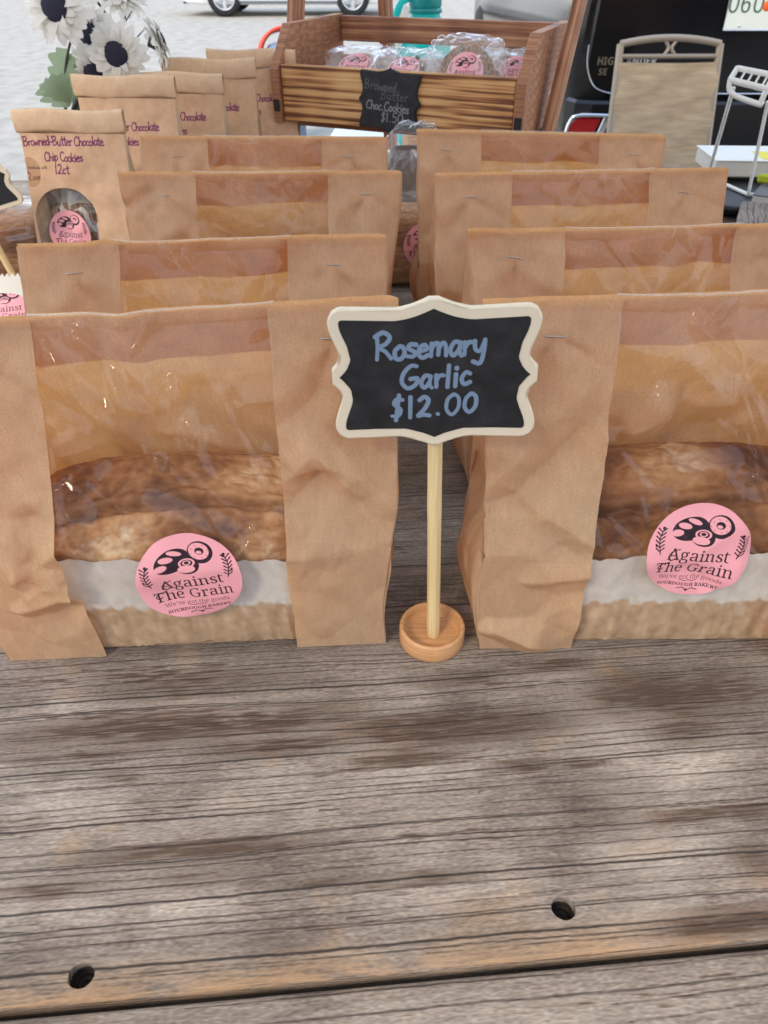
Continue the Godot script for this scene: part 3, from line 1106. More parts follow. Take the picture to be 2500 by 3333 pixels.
func bag_window(b: Dictionary, v: float, side: float) -> float:
	return 0.0600 + 0.0016 * sin(v * 4.0 + b.k * 3.0 + side) + 0.0004 * sin(v * 17.0 + b.k * 5.0 - side * 2.0)

func bag_bend(b: Dictionary, p: Vector3, v: float) -> Vector3:
	# folds and dents of the paper, as one field so that edges stay joined
	var n1: FastNoiseLite = b.n1
	var n2: FastNoiseLite = b.n2
	var n3: FastNoiseLite = b.n3
	var mid := 0.30 + 0.70 * smoothstep(0.0, 0.10, v) * (1.0 - smoothstep(0.66, 0.9, v))
	var e1 := n1.get_noise_3d(p.x, p.y, p.z)
	var e2 := absf(n2.get_noise_3d(p.x * 1.3, p.y * 0.7, p.z))
	var e3 := n3.get_noise_3d(p.x, p.y * 0.6, p.z)
	var k := (0.0085 * (e1 + 0.5) - 0.0035 * e2) * mid + 0.0030 * e3 * (0.25 + 0.75 * mid)
	var kx := (0.0040 * n1.get_noise_3d(p.y + 3.0, p.x, p.z) + 0.0026 * e3) * mid
	# straight creases where the paper was folded
	var face := 1.0 if p.z > 0.0 else -1.0
	var flat_top := smoothstep(0.60, 0.82, v)
	for c in b.creases:
		var qx: float = p.x - c[0]
		var qy: float = p.y - c[1]
		var along: float = qx * c[2] + qy * c[3]
		if absf(along) > c[4]:
			continue
		var off: float = qx * -c[3] + qy * c[2]
		if absf(off) > c[5]:
			continue
		var f: float = 1.0 - absf(along) / c[4]
		k += c[6] * (1.0 - absf(off) / c[5]) * minf(1.0, f * 2.2) * lerpf(1.0 if c[7] * face > 0.0 else -0.35, 0.5, flat_top)
	# the tents that hang from each staple
	for sx: float in b.staples:
		var q := Vector2(p.x - sx, p.y - (b.H - 0.0165))
		var r := q.length()
		if r < 0.07:
			var ang := atan2(q.x, -q.y)
			k += 0.0085 * exp(-r / 0.030) * smoothstep(0.0, 0.012, r) * smoothstep(0.004, -0.012, q.y) * (absf(sin(ang * 2.0 + b.k + sx * 31.0)) - 0.5)
	return Vector3(kx, 0.0, k)

func loaf_room(y: float) -> float:
	if y < 0.078:
		return 0.0412
	return maxf(0.0, 0.0412 - (y - 0.078) * 0.42 - maxf(0.0, y - 0.10) * 1.4)

func bag_finish(b: Dictionary, p: Vector3, q0: Vector3, v: float, extra := 0.0) -> Vector3:
	var q := q0
	var room := loaf_room(q.y)
	if room > 0.0:
		if p.z > 0.6 * bag_depth(v):
			q.z = maxf(q.z, room + 0.001 + extra)
		elif p.z < -0.6 * bag_depth(v):
			q.z = minf(q.z, -room - 0.001)
		if absf(p.x) > 0.092 and q.y < 0.11 and absf(p.z) < 0.905 * bag_depth(v):
			q.x = signf(p.x) * maxf(absf(q.x), 0.0962)
	var tw: float = b.twist * smoothstep(0.3, 1.0, v)
	q = Vector3(q.x * cos(tw) + q.z * sin(tw), q.y, -q.x * sin(tw) + q.z * cos(tw))
	q.z += b.lean * v * v
	q.y += b.tilt * q.x * v
	return q

func bag_place(b: Dictionary, p: Vector3, v: float) -> Vector3:
	return bag_finish(b, p, p + bag_bend(b, p, v), v, 0.0006)

func bag_front(b: Dictionary, x: float, v: float) -> Vector3:
	var a := bag_half(b, v)
	return Vector3(x, b.H * v, bag_depth(v) * (1.0 - 0.10 * pow(x / a, 2.0)))

func film_point(b: Dictionary, x: float, v: float, smooth_only := false) -> Vector3:
	var vv := minf(v, 1.0)
	var p := bag_front(b, x, vv)
	p.y = b.H * v
	var bend := bag_bend(b, p, vv)
	var fade := 1.0 - pow(clampf(absf(x) / 0.062, 0.0, 1.0), 6.0)
	var top := smoothstep(0.62, 0.88, v)
	var q := p + bend * lerpf(1.0, 0.35, fade * (1.0 - top))
	if not smooth_only:
		var f1: FastNoiseLite = b.f1
		var f2: FastNoiseLite = b.f2
		var slant: float = b.slant
		var u := x * 0.80 + p.y * 0.6 * slant
		var w := -x * 0.6 * slant + p.y * 0.80
		var long_fold := absf(f1.get_noise_2d(u, w * 0.12))
		var crinkle := absf(f2.get_noise_2d(x * 1.6 + 9.0, p.y * 1.2)) * smoothstep(0.25, 0.6, f1.get_noise_2d(x * 0.5 + 5.0, p.y * 0.5 + 2.0))
		var ridge := 0.0
		for c in b.film_creases:
			var qx: float = x - c[0]
			var qy: float = p.y - c[1]
			var along: float = qx * c[2] + qy * c[3]
			if absf(along) < c[4]:
				var off: float = absf(qx * -c[3] + qy * c[2] + c[7] * along * along)
				if off < c[5]:
					ridge += c[6] * (1.0 - off / c[5]) * minf(1.0, 3.0 * (1.0 - absf(along) / c[4]))
		q.z += fade * (-0.0022 * long_fold - 0.0005 * crinkle + 0.0012 + ridge) * (1.0 - 0.7 * top)
		for c in b.puckers:
			var qx: float = x - c[0]
			var qy: float = p.y - c[1]
			var e: float = pow((qx * c[2] + qy * c[3]) / c[4], 2.0) + pow((qx * -c[3] + qy * c[2]) / c[5], 2.0)
			if e < 1.0:
				q.z += fade * c[6] * pow(1.0 - e, 1.5)
		q.z += fade * top * (0.0018 + 0.0016 * absf(f1.get_noise_2d(x * 1.6 + 4.0, w * 0.1)))
	q.z -= 0.0007 * (1.0 - fade)
	return bag_finish(b, p, q, vv, -0.0004)

func make_bag(b: Dictionary, where: Vector3, yaw: float, label: String) -> Node3D:
	b.n1 = cellular(b.seed, 19.0)
	b.n2 = fnl(b.seed + 1, 21.0, 1)
	b.n3 = fnl(b.seed + 2, 9.0, 2)
	b.f1 = fnl(b.seed + 3, 17.0, 1)
	b.f2 = fnl(b.seed + 4, 70.0, 2)
	b.k = b.seed * 0.37
	b.slant = 1.0 if b.seed % 2 == 1 else -1.0
	var rng := RandomNumberGenerator.new()
	rng.seed = b.seed * 7 + 1
	b.creases = []
	for i in 34:
		var a := rng.randf_range(-1.2, 1.2) + (PI / 2 if rng.randf() < 0.55 else 0.0)
		b.creases.append([rng.randf_range(-0.13, 0.13), rng.randf_range(0.01, 0.17), cos(a), sin(a), rng.randf_range(0.015, 0.06), rng.randf_range(0.007, 0.030), rng.randf_range(0.004, 0.0130) * (1.0 if rng.randf() < 0.6 else -1.0), 1.0 if rng.randf() < 0.7 else -1.0])
	b.puckers = []
	for i in 13:
		var a := rng.randf_range(0.6, 2.5)
		var high: bool = i < 8
		b.puckers.append([rng.randf_range(-0.055, 0.055), b.H * (rng.randf_range(0.80, 0.985) if high else rng.randf_range(0.35, 0.8)), cos(a), sin(a), rng.randf_range(0.006, 0.018), rng.randf_range(0.0030, 0.0062), rng.randf_range(0.0022, 0.0048)])
	b.film_creases = []
	for i in 11:
		var a: float = (-b.slant * 0.95 + rng.randf_range(-0.35, 0.35)) if i < 8 else rng.randf_range(-0.4, 0.4)
		b.film_creases.append([rng.randf_range(-0.055, 0.055), rng.randf_range(0.05, 0.17), cos(a), sin(a), rng.randf_range(0.02, 0.085) if i < 8 else rng.randf_range(0.008, 0.02), rng.randf_range(0.0018, 0.0042), rng.randf_range(0.0014, 0.0032), rng.randf_range(-3.0, 3.0)])
	b.staples = [-0.094 + 0.004 * sin(b.k), 0.094 + 0.005 * cos(b.k)]
	var t := thing("bread_bag", label, "bag", where, yaw, "window bread bags in two rows on the table")
	# paper: right strip, right gusset, back, left gusset, left strip
	var cols := []
	var fine := 2 if b.fine else 1
	for i in 24 * fine + 1:
		cols.append([0, i / (24.0 * fine)])
	for i in range(1, 14 * fine + 1):
		cols.append([1, i / (14.0 * fine)])
	for i in range(1, 57):
		cols.append([2, i / 56.0])
	for i in range(1, 14 * fine + 1):
		cols.append([3, i / (14.0 * fine)])
	for i in range(1, 24 * fine + 1):
		cols.append([4, i / (24.0 * fine)])
	var rows := 76 * fine
	var pts := PackedVector3Array()
	var uvs := PackedVector2Array()
	for r in rows:
		var v := float(r) / (rows - 1)
		var a := bag_half(b, v)
		var d := bag_depth(v)
		var edge := d * 0.90
		var g := 0.016 * sin(PI * clampf((v - 0.3) / 0.7, 0.0, 1.0)) * smoothstep(0.0, 0.02, d) - 0.010 * sin(PI * clampf(v / 0.42, 0.0, 1.0))
		for c in cols:
			var p := Vector3.ZERO
			var tt: float = c[1]
			match c[0]:
				0:
					p = bag_front(b, lerpf(bag_window(b, v, 1.0), a, tt), v)
				1:
					p = Vector3(a - g * (1.0 - absf(2.0 * tt - 1.0)), b.H * v, lerpf(edge, -edge, tt))
				2:
					var x := lerpf(a, -a, tt)
					p = Vector3(x, b.H * v + 0.0015 * smoothstep(0.97, 1.0, v), -d * (1.0 - 0.10 * pow(x / a, 2.0)))
				3:
					p = Vector3(-a + g * (1.0 - absf(2.0 * tt - 1.0)), b.H * v, lerpf(-edge, edge, tt))
				4:
					p = bag_front(b, lerpf(-a, -bag_window(b, v, -1.0), tt), v)
			var arc: float = c[0] * 0.23 + tt * (0.07 if c[0] == 0 or c[0] == 4 else 0.22)
			pts.append(bag_place(b, p, v))
			uvs.append(Vector2(arc, b.H * v))
	part(t, "paper_body", sheet(pts, uvs, cols.size()), M.kraft)
	# bottom panel
	pts = PackedVector3Array()
	uvs = PackedVector2Array()
	for j in 2:
		for i in 9:
			var x := lerpf(-b.a0 + 0.003, b.a0 - 0.003, i / 8.0)
			pts.append(Vector3(x, 0.0006, lerpf(-0.036, 0.036, j)))
			uvs.append(Vector2(x, j * 0.09))
	part(t, "bottom_panel", sheet(pts, uvs, 9), M.kraft)
	# turned-over hem inside the back panel
	pts = PackedVector3Array()
	uvs = PackedVector2Array()
	for j in 10:
		var v: float = lerpf(1.0 - 0.030 / b.H, 0.996, j / 9.0)
		var d := bag_depth(v)
		for i in 41:
			var x := lerpf(-0.118, 0.118, i / 40.0)
			var p := Vector3(x, b.H * v + 0.0006 * sin(x * 60.0 + b.k) * (1.0 - j / 9.0), -d * (1.0 - 0.10 * pow(x / 0.13, 2.0)) + 0.0006)
			pts.append(bag_place(b, p, v))
			uvs.append(Vector2(x, v * 0.2 + 0.4))
	part(t, "hem", sheet(pts, uvs, 41), M.kraft)
	# clear window
	var fc := 130 if b.fine else 75
	var fr := 170 if b.fine else 90
	pts = PackedVector3Array()
	uvs = PackedVector2Array()
	for j in fr:
		var v := lerpf(0.004, 1.012, float(j) / (fr - 1))
		for i in fc:
			var x := lerpf(-0.065, 0.065, float(i) / (fc - 1))
			pts.append(film_point(b, x, v))
			uvs.append(Vector2(x, v))
	part(t, "window_film", sheet(pts, uvs, fc), M.film)
	var lip := []
	for i in 60:
		lip.append(film_point(b, lerpf(-0.062, 0.062, i / 59.0), 1.013))
	part(t, "film_edge", tube(lip, 0.0005, 6), M.film_edge)
	# staples
	for sx: float in b.staples:
		var path := []
		for k in 9:
			var x := sx + lerpf(-0.0062, 0.0062, k / 8.0)
			var p := bag_front(b, x, 1.0 - 0.0165 / b.H)
			p.y += 0.0006 * sin(b.k + sx * 80.0) * (k - 4) / 4.0
			var q := bag_place(b, p, 1.0 - 0.0165 / b.H)
			q.z += 0.0006 if k > 0 and k < 8 else -0.0004
			path.append(q)
		part(t, "staple", tube(path, 0.00042, 6), M.staple)
	if b.has("sticker"):
		var s: Array = b.sticker
		pts = PackedVector3Array()
		uvs = PackedVector2Array()
		for j in 15:
			for i in 49:
				var a := TAU * i / 48.0
				var rr := 0.0292 * j / 14.0
				var lx := cos(a) * rr
				var ly := sin(a) * rr
				var x: float = s[0] + lx * cos(s[2]) - ly * sin(s[2])
				var y: float = s[1] + lx * sin(s[2]) + ly * cos(s[2])
				var v: float = y / b.H
				var q := film_point(b, x, v, true)
				q.z += 0.0034
				pts.append(q)
				uvs.append(Vector2(0.5 + 0.5 * lx / 0.0292, 0.5 - 0.5 * ly / 0.0292))
		part(t, "sticker", sheet(pts, uvs, 49), M.sticker)
	return t

# point and outward normal at a share s of the way round a rounded rectangle
func round_rect(s: float, hx: float, hz: float, r: float) -> Array:
	var a := hx - r
	var b := hz - r
	var arc := PI * r / 2.0
	var l := fposmod(s, 1.0) * (4.0 * a + 4.0 * b + 4.0 * arc)
	var sides := [[Vector2(-a, hz), Vector2(1, 0), 2.0 * a, Vector2(a, b), PI / 2], [Vector2(hx, b), Vector2(0, -1), 2.0 * b, Vector2(a, -b), 0.0], [Vector2(a, -hz), Vector2(-1, 0), 2.0 * a, Vector2(-a, -b), -PI / 2], [Vector2(-hx, -b), Vector2(0, 1), 2.0 * b, Vector2(-a, b), PI]]
	for q in sides:
		if l < q[2]:
			return [q[0] + q[1] * l, Vector2(-(q[1] as Vector2).y, q[1].x)]
		l -= q[2]
		if l < arc:
			var ang: float = q[4] - l / r
			var n := Vector2(cos(ang), sin(ang))
			return [q[3] + n * r, n]
		l -= arc
	return [Vector2(-a, hz), Vector2(0, 1)]

func make_loaf(seed_value: int, where: Vector3, yaw: float, label: String, dark: bool, high := 0.116, fine := false) -> Node3D:
	var t := thing("bread_loaf", label, "bread", where, yaw, "loaves inside the window bread bags")
	var n1 := fnl(seed_value, 14.0, 3)
	var n2 := fnl(seed_value + 1, 60.0, 2)
	var pts := PackedVector3Array()
	var uvs := PackedVector2Array()
	var nx := 96 if fine else 56
	var na := 150 if fine else 56
	for i in nx:
		var s := lerpf(-1.0, 1.0, float(i) / (nx - 1))
		var e := pow(maxf(0.0, 1.0 - pow(absf(s), 7.0)), 0.25) if absf(s) < 0.999 else 0.02
		for j in na:
			var f := float(j) / (na - 1) * TAU - PI / 2
			var c := cos(f)
			var sn := sin(f)
			var p := Vector3(s * 0.0895, 0, 0)
			if sn < 0.0:
				p.z = 0.0338 * signf(c) * pow(absf(c), 0.3) * e
				p.y = 0.060 + 0.060 * signf(sn) * pow(absf(sn), 0.35) * lerpf(1.0, e, 0.15)
			else:
				p.z = 0.0370 * signf(c) * pow(absf(c), 0.82) * e
				p.y = 0.060 + (high - 0.060 - 0.006 * s * s) * pow(sn, 0.9) * (0.35 + 0.65 * e)
			var dir := Vector3(0, sn, c).normalized()
			var b := 0.0028 * n1.get_noise_3dv(p) + 0.0014 * n2.get_noise_3dv(p)
			if sn > 0.0:
				var line := 0.80 + 0.10 * sin(s * 2.6 + seed_value) + 0.06 * n1.get_noise_1d(s * 0.3)
				b -= 0.0085 * exp(-pow((f - line) / 0.045, 2.0)) * (1.0 - pow(absf(s), 8.0))
				b += 0.0040 * exp(-pow((f - line - 0.13) / 0.07, 2.0))
			p += dir * b
			p.y = maxf(p.y, 0.0012)
			pts.append(p)
			uvs.append(Vector2(s * 0.19 + seed_value * 0.17, float(j) / (na - 1) * 1.4))
	part(t, "crust", sheet(pts, uvs, na), M.crust_dark if dark else M.crust)
	# parchment wrapped round its lower half
	pts = PackedVector3Array()
	uvs = PackedVector2Array()
	var cols := 420
	var rows := 20
	var hh := 0.071
	var r1 := fnl(seed_value + 5, 95.0, 1)
	var r2 := fnl(seed_value + 6, 30.0, 2)
	for r in rows:
		var v := float(r) / (rows - 1)
		for c in cols:
			var pn := round_rect(float(c) / (cols - 1), 0.0925, 0.0396, 0.013)
			var p := Vector3(pn[0].x, hh * v + 0.0015, pn[0].y)
			var nn := Vector3(pn[1].x, 0, pn[1].y)
			var run := p.x + p.z
			var low := 1.0 - smoothstep(0.35, 0.6, v)
			var k := -0.0018 * absf(r1.get_noise_2d(run + v * 0.010 + 0.004 * r2.get_noise_2d(run, v * 0.1), v * 0.008)) * (0.12 + low) - 0.0020 * absf(r2.get_noise_2d(run, v * 0.05))
			k -= 0.0012 * pow(1.0 - v, 8.0)
			p += nn * k
			p.y += (0.004 * sin(seed_value * 1.7) * p.x / 0.09 + 0.004 * r2.get_noise_1d(run * 0.6) + 0.002 * r2.get_noise_1d(run * 2.5)) * v * v
			p.y = maxf(p.y, 0.001)
			pts.append(p)
			uvs.append(Vector2(2.0 * c / (cols - 1) + seed_value * 0.11, 1.0 - v))
	var lined := part(t, "parchment_liner", sheet(pts, uvs, cols), M.liner)
	lined.set_meta("label", "white parchment liner baked tan along its pleated foot")
	return t

func make_bread_bags() -> void:
	var beside := "beside the rosemary garlic sign"
	var rows := [
		# x, d, yaw, height, twist, lean, tilt, seed, sticker, label, dark loaf
		[-0.1175, 0.3575, 3.6, 0.204, 1.5, -0.004, 0.02, 11, [0.0050, 0.0665, 0.11], "bread bag touching the rosemary garlic sign, in the row before the cookie bags", false],
		[-0.1265, 0.527, 2.0, 0.188, 1.0, 0.0, 0.012, 23, [0.0, 0.07, 0.0], "bread bag second from the rosemary garlic sign, in the row before the cookie bags", false],
		[-0.1125, 0.722, 0.4, 0.188, 0.0, 0.0, 0.004, 37, [0.0, 0.07, 0.0], "bread bag third from the rosemary garlic sign, in the row before the cookie bags", true],
		[-0.1245, 0.842, -1.0, 0.195, 0.0, 0.0, 0.0, 41, [0.0, 0.07, 0.0], "bread bag farthest from the rosemary garlic sign, in the row before the cookie bags", false],
		[0.1800, 0.3610, 0.4, 0.212, 2.5, -0.004, 0.015, 53, [-0.0040, 0.0825, -0.05], "bread bag touching the rosemary garlic sign, in the row before the patio chair", true],
		[0.1875, 0.526, 1.2, 0.197, 1.0, 0.0, 0.01, 67, [0.0, 0.07, 0.0], "bread bag second from the rosemary garlic sign, in the row before the patio chair", false],
		[0.1720, 0.682, 1.5, 0.198, 0.6, 0.0, 0.01, 79, [0.0, 0.07, 0.0], "bread bag third from the rosemary garlic sign, in the row before the patio chair", true],
		[0.1630, 0.842, -1.6, 0.199, 0.0, 0.0, -0.015, 83, [0.0, 0.07, 0.0], "bread bag farthest from the rosemary garlic sign, in the row before the patio chair", false]]
	for r in rows:
		var b := {"H": r[3], "a0": 0.118, "a1": 0.1285, "twist": deg_to_rad(r[4]), "lean": r[5], "tilt": r[6], "seed": r[7], "sticker": r[8], "fine": r[1] < 0.4}
		make_bag(b, P(r[0], 0.0005, r[1]), deg_to_rad(r[2]), r[9])
		var l: String = r[9]
		make_loaf(r[7] + 3, P(r[0], 0.0018, r[1]), deg_to_rad(r[2]), "loaf in " + l.replace("in the row", "row").replace("touching", "by").replace("farthest", "last"), r[10], 0.116 + 0.004 * sin(r[7]), r[1] < 0.4)

# ---------------------------------------------------------------- signs
func plaque_outline(hw: float, hh: float) -> PackedVector2Array:
	# the black face: shoulders sweep up to a point in the middle of each side
	var q := []
	for i in range(0, 9):
		var u := i / 8.0
		q.append(Vector2(hw * 0.42 * u, hh + 0.0050 * pow(1.0 - u, 1.8) - 0.0004 * u))
	for i in range(1, 5):
		q.append(Vector2(hw * lerpf(0.42, 0.96, i / 4.0), hh - 0.0004 + 0.0009 * i / 4.0))
	var xt := hw * 0.96 + 0.0016
	for i in range(1, 4):
		var a := PI / 2 * (1.0 - i / 3.0)
		q.append(Vector2(hw * 0.96 + 0.0016 * cos(a), hh + 0.0005 - 0.0016 + 0.0016 * sin(a)))
	var yt := hh - 0.0011
	for i in range(1, 8):
		var u := i / 8.0
		q.append(Vector2(xt - 0.0046 * smoothstep(0.0, 1.0, u), yt * (1.0 - 0.62 * u)))
	for i in range(0, 8):
		var u := i / 8.0
		q.append(Vector2(xt - 0.0046 + 0.0060 * pow(u, 2.0), yt * 0.38 * (1.0 - u)))
	var out := PackedVector2Array()
	for p in q:
		out.append(p)
	out.append(Vector2(xt + 0.0014, 0.0))
	for i in range(q.size() - 1, -1, -1):
		out.append(Vector2(q[i].x, -q[i].y))
	for i in range(1, q.size()):
		out.append(Vector2(-q[i].x, -q[i].y))
	out.append(Vector2(-xt - 0.0014, 0.0))
	for i in range(q.size() - 1, 0, -1):
		out.append(Vector2(-q[i].x, q[i].y))
	return out

func add_plaque(t: Node3D, at: Vector3, rot: Vector3, face: Material, frame: Material, hw := 0.0445, hh := 0.0278, rim := 0.0052) -> void:
	var inner := plaque_outline(hw, hh)
	var grown := Geometry2D.offset_polygon(inner, rim, Geometry2D.JOIN_ROUND)
	var outer: PackedVector2Array = grown[0]
	var back := part(t, "sign_frame", prism(outer, -0.004, 0.0, 0.0008), frame, at, rot)
	var r := Rect2(Vector2(-0.05, -0.039), Vector2(0.1, 0.078))
	var m := part(back, "chalkboard", prism(inner, -0.002, 0.0004, 0.0002, r), face)
	m.set_meta("label", "black chalk face with handwriting")

func make_sign_stand() -> void:
	var t := thing("sign_stand", "small black chalkboard sign reading Rosemary Garlic $12.00 on a bamboo stick", "sign", P(0.0305, 0.0, 0.3265))
	var prof := [Vector2(0.0, 0.0), Vector2(0.0200, 0.0), Vector2(0.0206, 0.0008), Vector2(0.0207, 0.004), Vector2(0.0207, 0.0118), Vector2(0.0203, 0.0128), Vector2(0.0196, 0.0132), Vector2(0.0188, 0.0131), Vector2(0.0180, 0.0124), Vector2(0.0174, 0.0095), Vector2(0.0168, 0.0060), Vector2(0.0150, 0.0047), Vector2(0.008, 0.0044), Vector2(0.0, 0.0044)]
	part(t, "base", lathe(prof, 48), M.beech_flat)
	var stick := []
	for i in 15:
		var s := i / 14.0
		stick.append(Vector3(0.0010 - 0.006 * s, 0.0042 + 0.179 * s, 0.0 - 0.002 * s))
	var radii := []
	for i in 15:
		radii.append(0.0041 + (0.00018 if i == 8 else 0.0) - 0.0002 * i / 14.0)
	part(t, "stick", tube(stick, radii, 18), M.bamboo)
	add_plaque(t, Vector3(-0.0065, 0.1895, 0.0063), Vector3(deg_to_rad(-4), deg_to_rad(-3), deg_to_rad(2.6)), M.chalk_a, M.cream)

# ---------------------------------------------------------------- cookie bags
func make_cookie_bags() -> void:
	var spots := [[-0.3610, 0.945, 0.203, -3.0, "kraft cookie bag with arched window and purple handwriting, first of the cookie bag line"],
		[-0.3180, 1.035, 0.226, -5.0, "rolled-top kraft cookie bag in front of the white daisies, second in the line"],
		[-0.2720, 1.105, 0.221, -6.0, "rolled-top kraft cookie bag third in the line, right behind the daisies' bag"],
		[-0.2400, 1.175, 0.229, -1.0, "rolled-top kraft cookie bag fourth in the line, next before the one touching the tray"],
		[-0.1930, 1.255, 0.232, 0.0, "rolled-top kraft cookie bag at the end of the line, against the wooden tray"]]
	for s in spots:
		cookie_bag(s)

func cookie_bag(s: Array) -> void:
	var w := 0.0625
	var top: float = s[2]
	var fold := 0.0245
	var h := top - fold * 0.9
	var d0 := 0.034
	var t := thing("cookie_bag", s[4], "bag", P(s[0], 0.0005, s[1]), deg_to_rad(s[3]), "paper cookie bags in a line")
	var rng := fnl(int(s[1] * 1000), 22.0, 2)
	# front with an arched opening; flat print, so built as outline + map to the leaning face
	var arch := PackedVector2Array()
	for i in 21:
		var a := PI * i / 20.0
		arch.append(Vector2(-0.022 + 0.0375 * cos(a), 0.090 + 0.034 * sin(a)))
	arch.append(Vector2(-0.056, 0.022))
	arch.append(Vector2(0.012, 0.022))
	var st := begin()
	var face := func(x: float, y: float) -> Vector3:
		var v := y / h
		var half := w * (1.0 + 0.02 * sin(v * 5.0))
		return Vector3(x / w * half, y, lerpf(d0, 0.0035, smoothstep(0.15, 1.0, v) * 0.6 + 0.4 * v) + 0.003 * rng.get_noise_2d(x, y) * (1.0 - pow(absf(x) / w, 4.0)))
	var cols := 44
	var rows := 60
	for j in rows:
		for i in cols:
			var x0 := lerpf(-w, w, float(i) / cols)
			var x1 := lerpf(-w, w, float(i + 1) / cols)
			var y0 := h * j / rows
			var y1 := h * (j + 1) / rows
			var cell := PackedVector2Array([Vector2(x0, y0), Vector2(x1, y0), Vector2(x1, y1), Vector2(x0, y1)])
			for piece in Geometry2D.clip_polygons(cell, arch):
				if piece.size() < 3:
					continue
				for k in range(1, piece.size() - 1):
					var tri := [piece[0], piece[k], piece[k + 1]]
					if ((tri[1] - tri[0]) as Vector2).cross(tri[2] - tri[0]) > 0.0:
						tri = [tri[0], tri[2], tri[1]]
					for p: Vector2 in tri:
						st.set_smooth_group(0)
						st.set_uv(Vector2(0.5 + 0.5 * p.x / w, 1.0 - p.y / 0.203))
						st.add_vertex(face.call(p.x, p.y))
	st.index()
	st.generate_normals()
	part(t, "front_panel", st.commit(), M.cookie_kraft)
	# sides, back
	var pts := PackedVector3Array()
	var uvs := PackedVector2Array()
	for j in 31:
		var v := j / 30.0
		var y := h * v
		var fr: Vector3 = face.call(w, y)
		var fl: Vector3 = face.call(-w, y)
		var g := 0.012 * sin(PI * v)
		var row := [fr, Vector3(fr.x - g, y, 0.0), Vector3(fr.x, y, -fr.z), Vector3(0, y, -fr.z - 0.002), Vector3(fl.x, y, -fl.z), Vector3(fl.x + g, y, 0.0), fl]
		for k in 7:
			pts.append(row[k])
			uvs.append(Vector2(k * 0.05, y))
	part(t, "bag_body", sheet(pts, uvs, 7), M.kraft_plain)
	# rolled top
	st = begin()
	var roll := 0.0052
	var prof := []
	for k in 13:
		var a := TAU * k / 12.0
		prof.append(Vector2(roll * sin(a) * (0.8 if sin(a) > 0 else 0.6), h + fold * 0.5 + (fold * 0.5) * signf(cos(a)) * pow(absf(cos(a)), 0.5)))
	pts = PackedVector3Array()
	uvs = PackedVector2Array()
	for k in 13:
		for i in 15:
			var x := lerpf(-w - 0.002, w + 0.002, i / 14.0)
			pts.append(Vector3(x, prof[k].y + 0.0012 * sin(x * 60.0 + s[1] * 30.0), prof[k].x + 0.0015 + 0.001 * rng.get_noise_2d(x, k)))
			uvs.append(Vector2(x, prof[k].y))
	part(t, "rolled_top", sheet(pts, uvs, 15), M.kraft_plain)
	# clear window behind the arch
	pts = PackedVector3Array()
	uvs = PackedVector2Array()
	var f1 := fnl(int(s[1] * 777), 46.0, 2)
	for j in 41:
		for i in 33:
			var x := lerpf(-0.061, 0.020, i / 32.0)
			var y := lerpf(0.014, 0.130, j / 40.0)
			var p: Vector3 = face.call(x, y)
			p.z -= 0.0022 + 0.0046 * absf(f1.get_noise_2d(x + y * 0.3, y * 0.5))
			pts.append(p)
			uvs.append(Vector2(x, y))
	part(t, "window_film", sheet(pts, uvs, 33), M.film_crisp)
	# sticker on the window
	pts = PackedVector3Array()
	uvs = PackedVector2Array()
	for j in 9:
		for i in 37:
			var a := TAU * i / 36.0
			var rr := 0.0262 * j / 8.0
			var p: Vector3 = face.call(-0.020 + cos(a) * rr * 0.96, 0.074 + sin(a) * rr)
			pts.append(p + Vector3(0, 0, 0.0012))
			uvs.append(Vector2(0.5 + 0.5 * cos(a) * j / 8.0, 0.5 - 0.5 * sin(a) * j / 8.0))
	part(t, "sticker", sheet(pts, uvs, 37), M.sticker)
	# cookies inside, leaning in white tissue
	for k in 5:
		var c := cookie(int(s[1] * 100) + k, P(s[0], 0, s[1]) + Vector3(-0.044 + 0.012 * k, 0.044 + 0.030 * (k % 2), 0.0).rotated(Vector3.UP, deg_to_rad(s[3])), Vector3(deg_to_rad(90), deg_to_rad(-40 + 20 * k), 0), 0.030, 0.007)
		tag(c, "chocolate chip cookie standing inside " + ["the first", "the second", "the third", "the fourth", "the last"][int(spot_index(s[1]))] + " kraft cookie bag of the line", "cookie", "cookies in the paper bags")
	var tissue := thing("tissue_sheet", "crumpled white tissue behind the window of " + ["the first", "the second", "the third", "the fourth", "the last"][int(spot_index(s[1]))] + " kraft cookie bag", "tissue", P(s[0], 0.004, s[1]), deg_to_rad(s[3]), "tissue in the cookie bags")
	pts = PackedVector3Array()
	uvs = PackedVector2Array()
	var f2 := fnl(int(s[1] * 555), 30.0, 2)
	for j in 25:
		for i in 25:
			var x := lerpf(-0.045, 0.045, i / 24.0)
			var y := lerpf(0.002, 0.118, j / 24.0)
			pts.append(Vector3(x, y, 0.0185 - 0.050 * absf(f2.get_noise_2d(x, y * 0.4)) - 0.9 * y * y))
			uvs.append(Vector2(x, y))
	part(tissue, "paper", sheet(pts, uvs, 25), M.page)

func spot_index(d: float) -> int:
	return clampi(int(round((d - 0.945) / 0.078)), 0, 4)

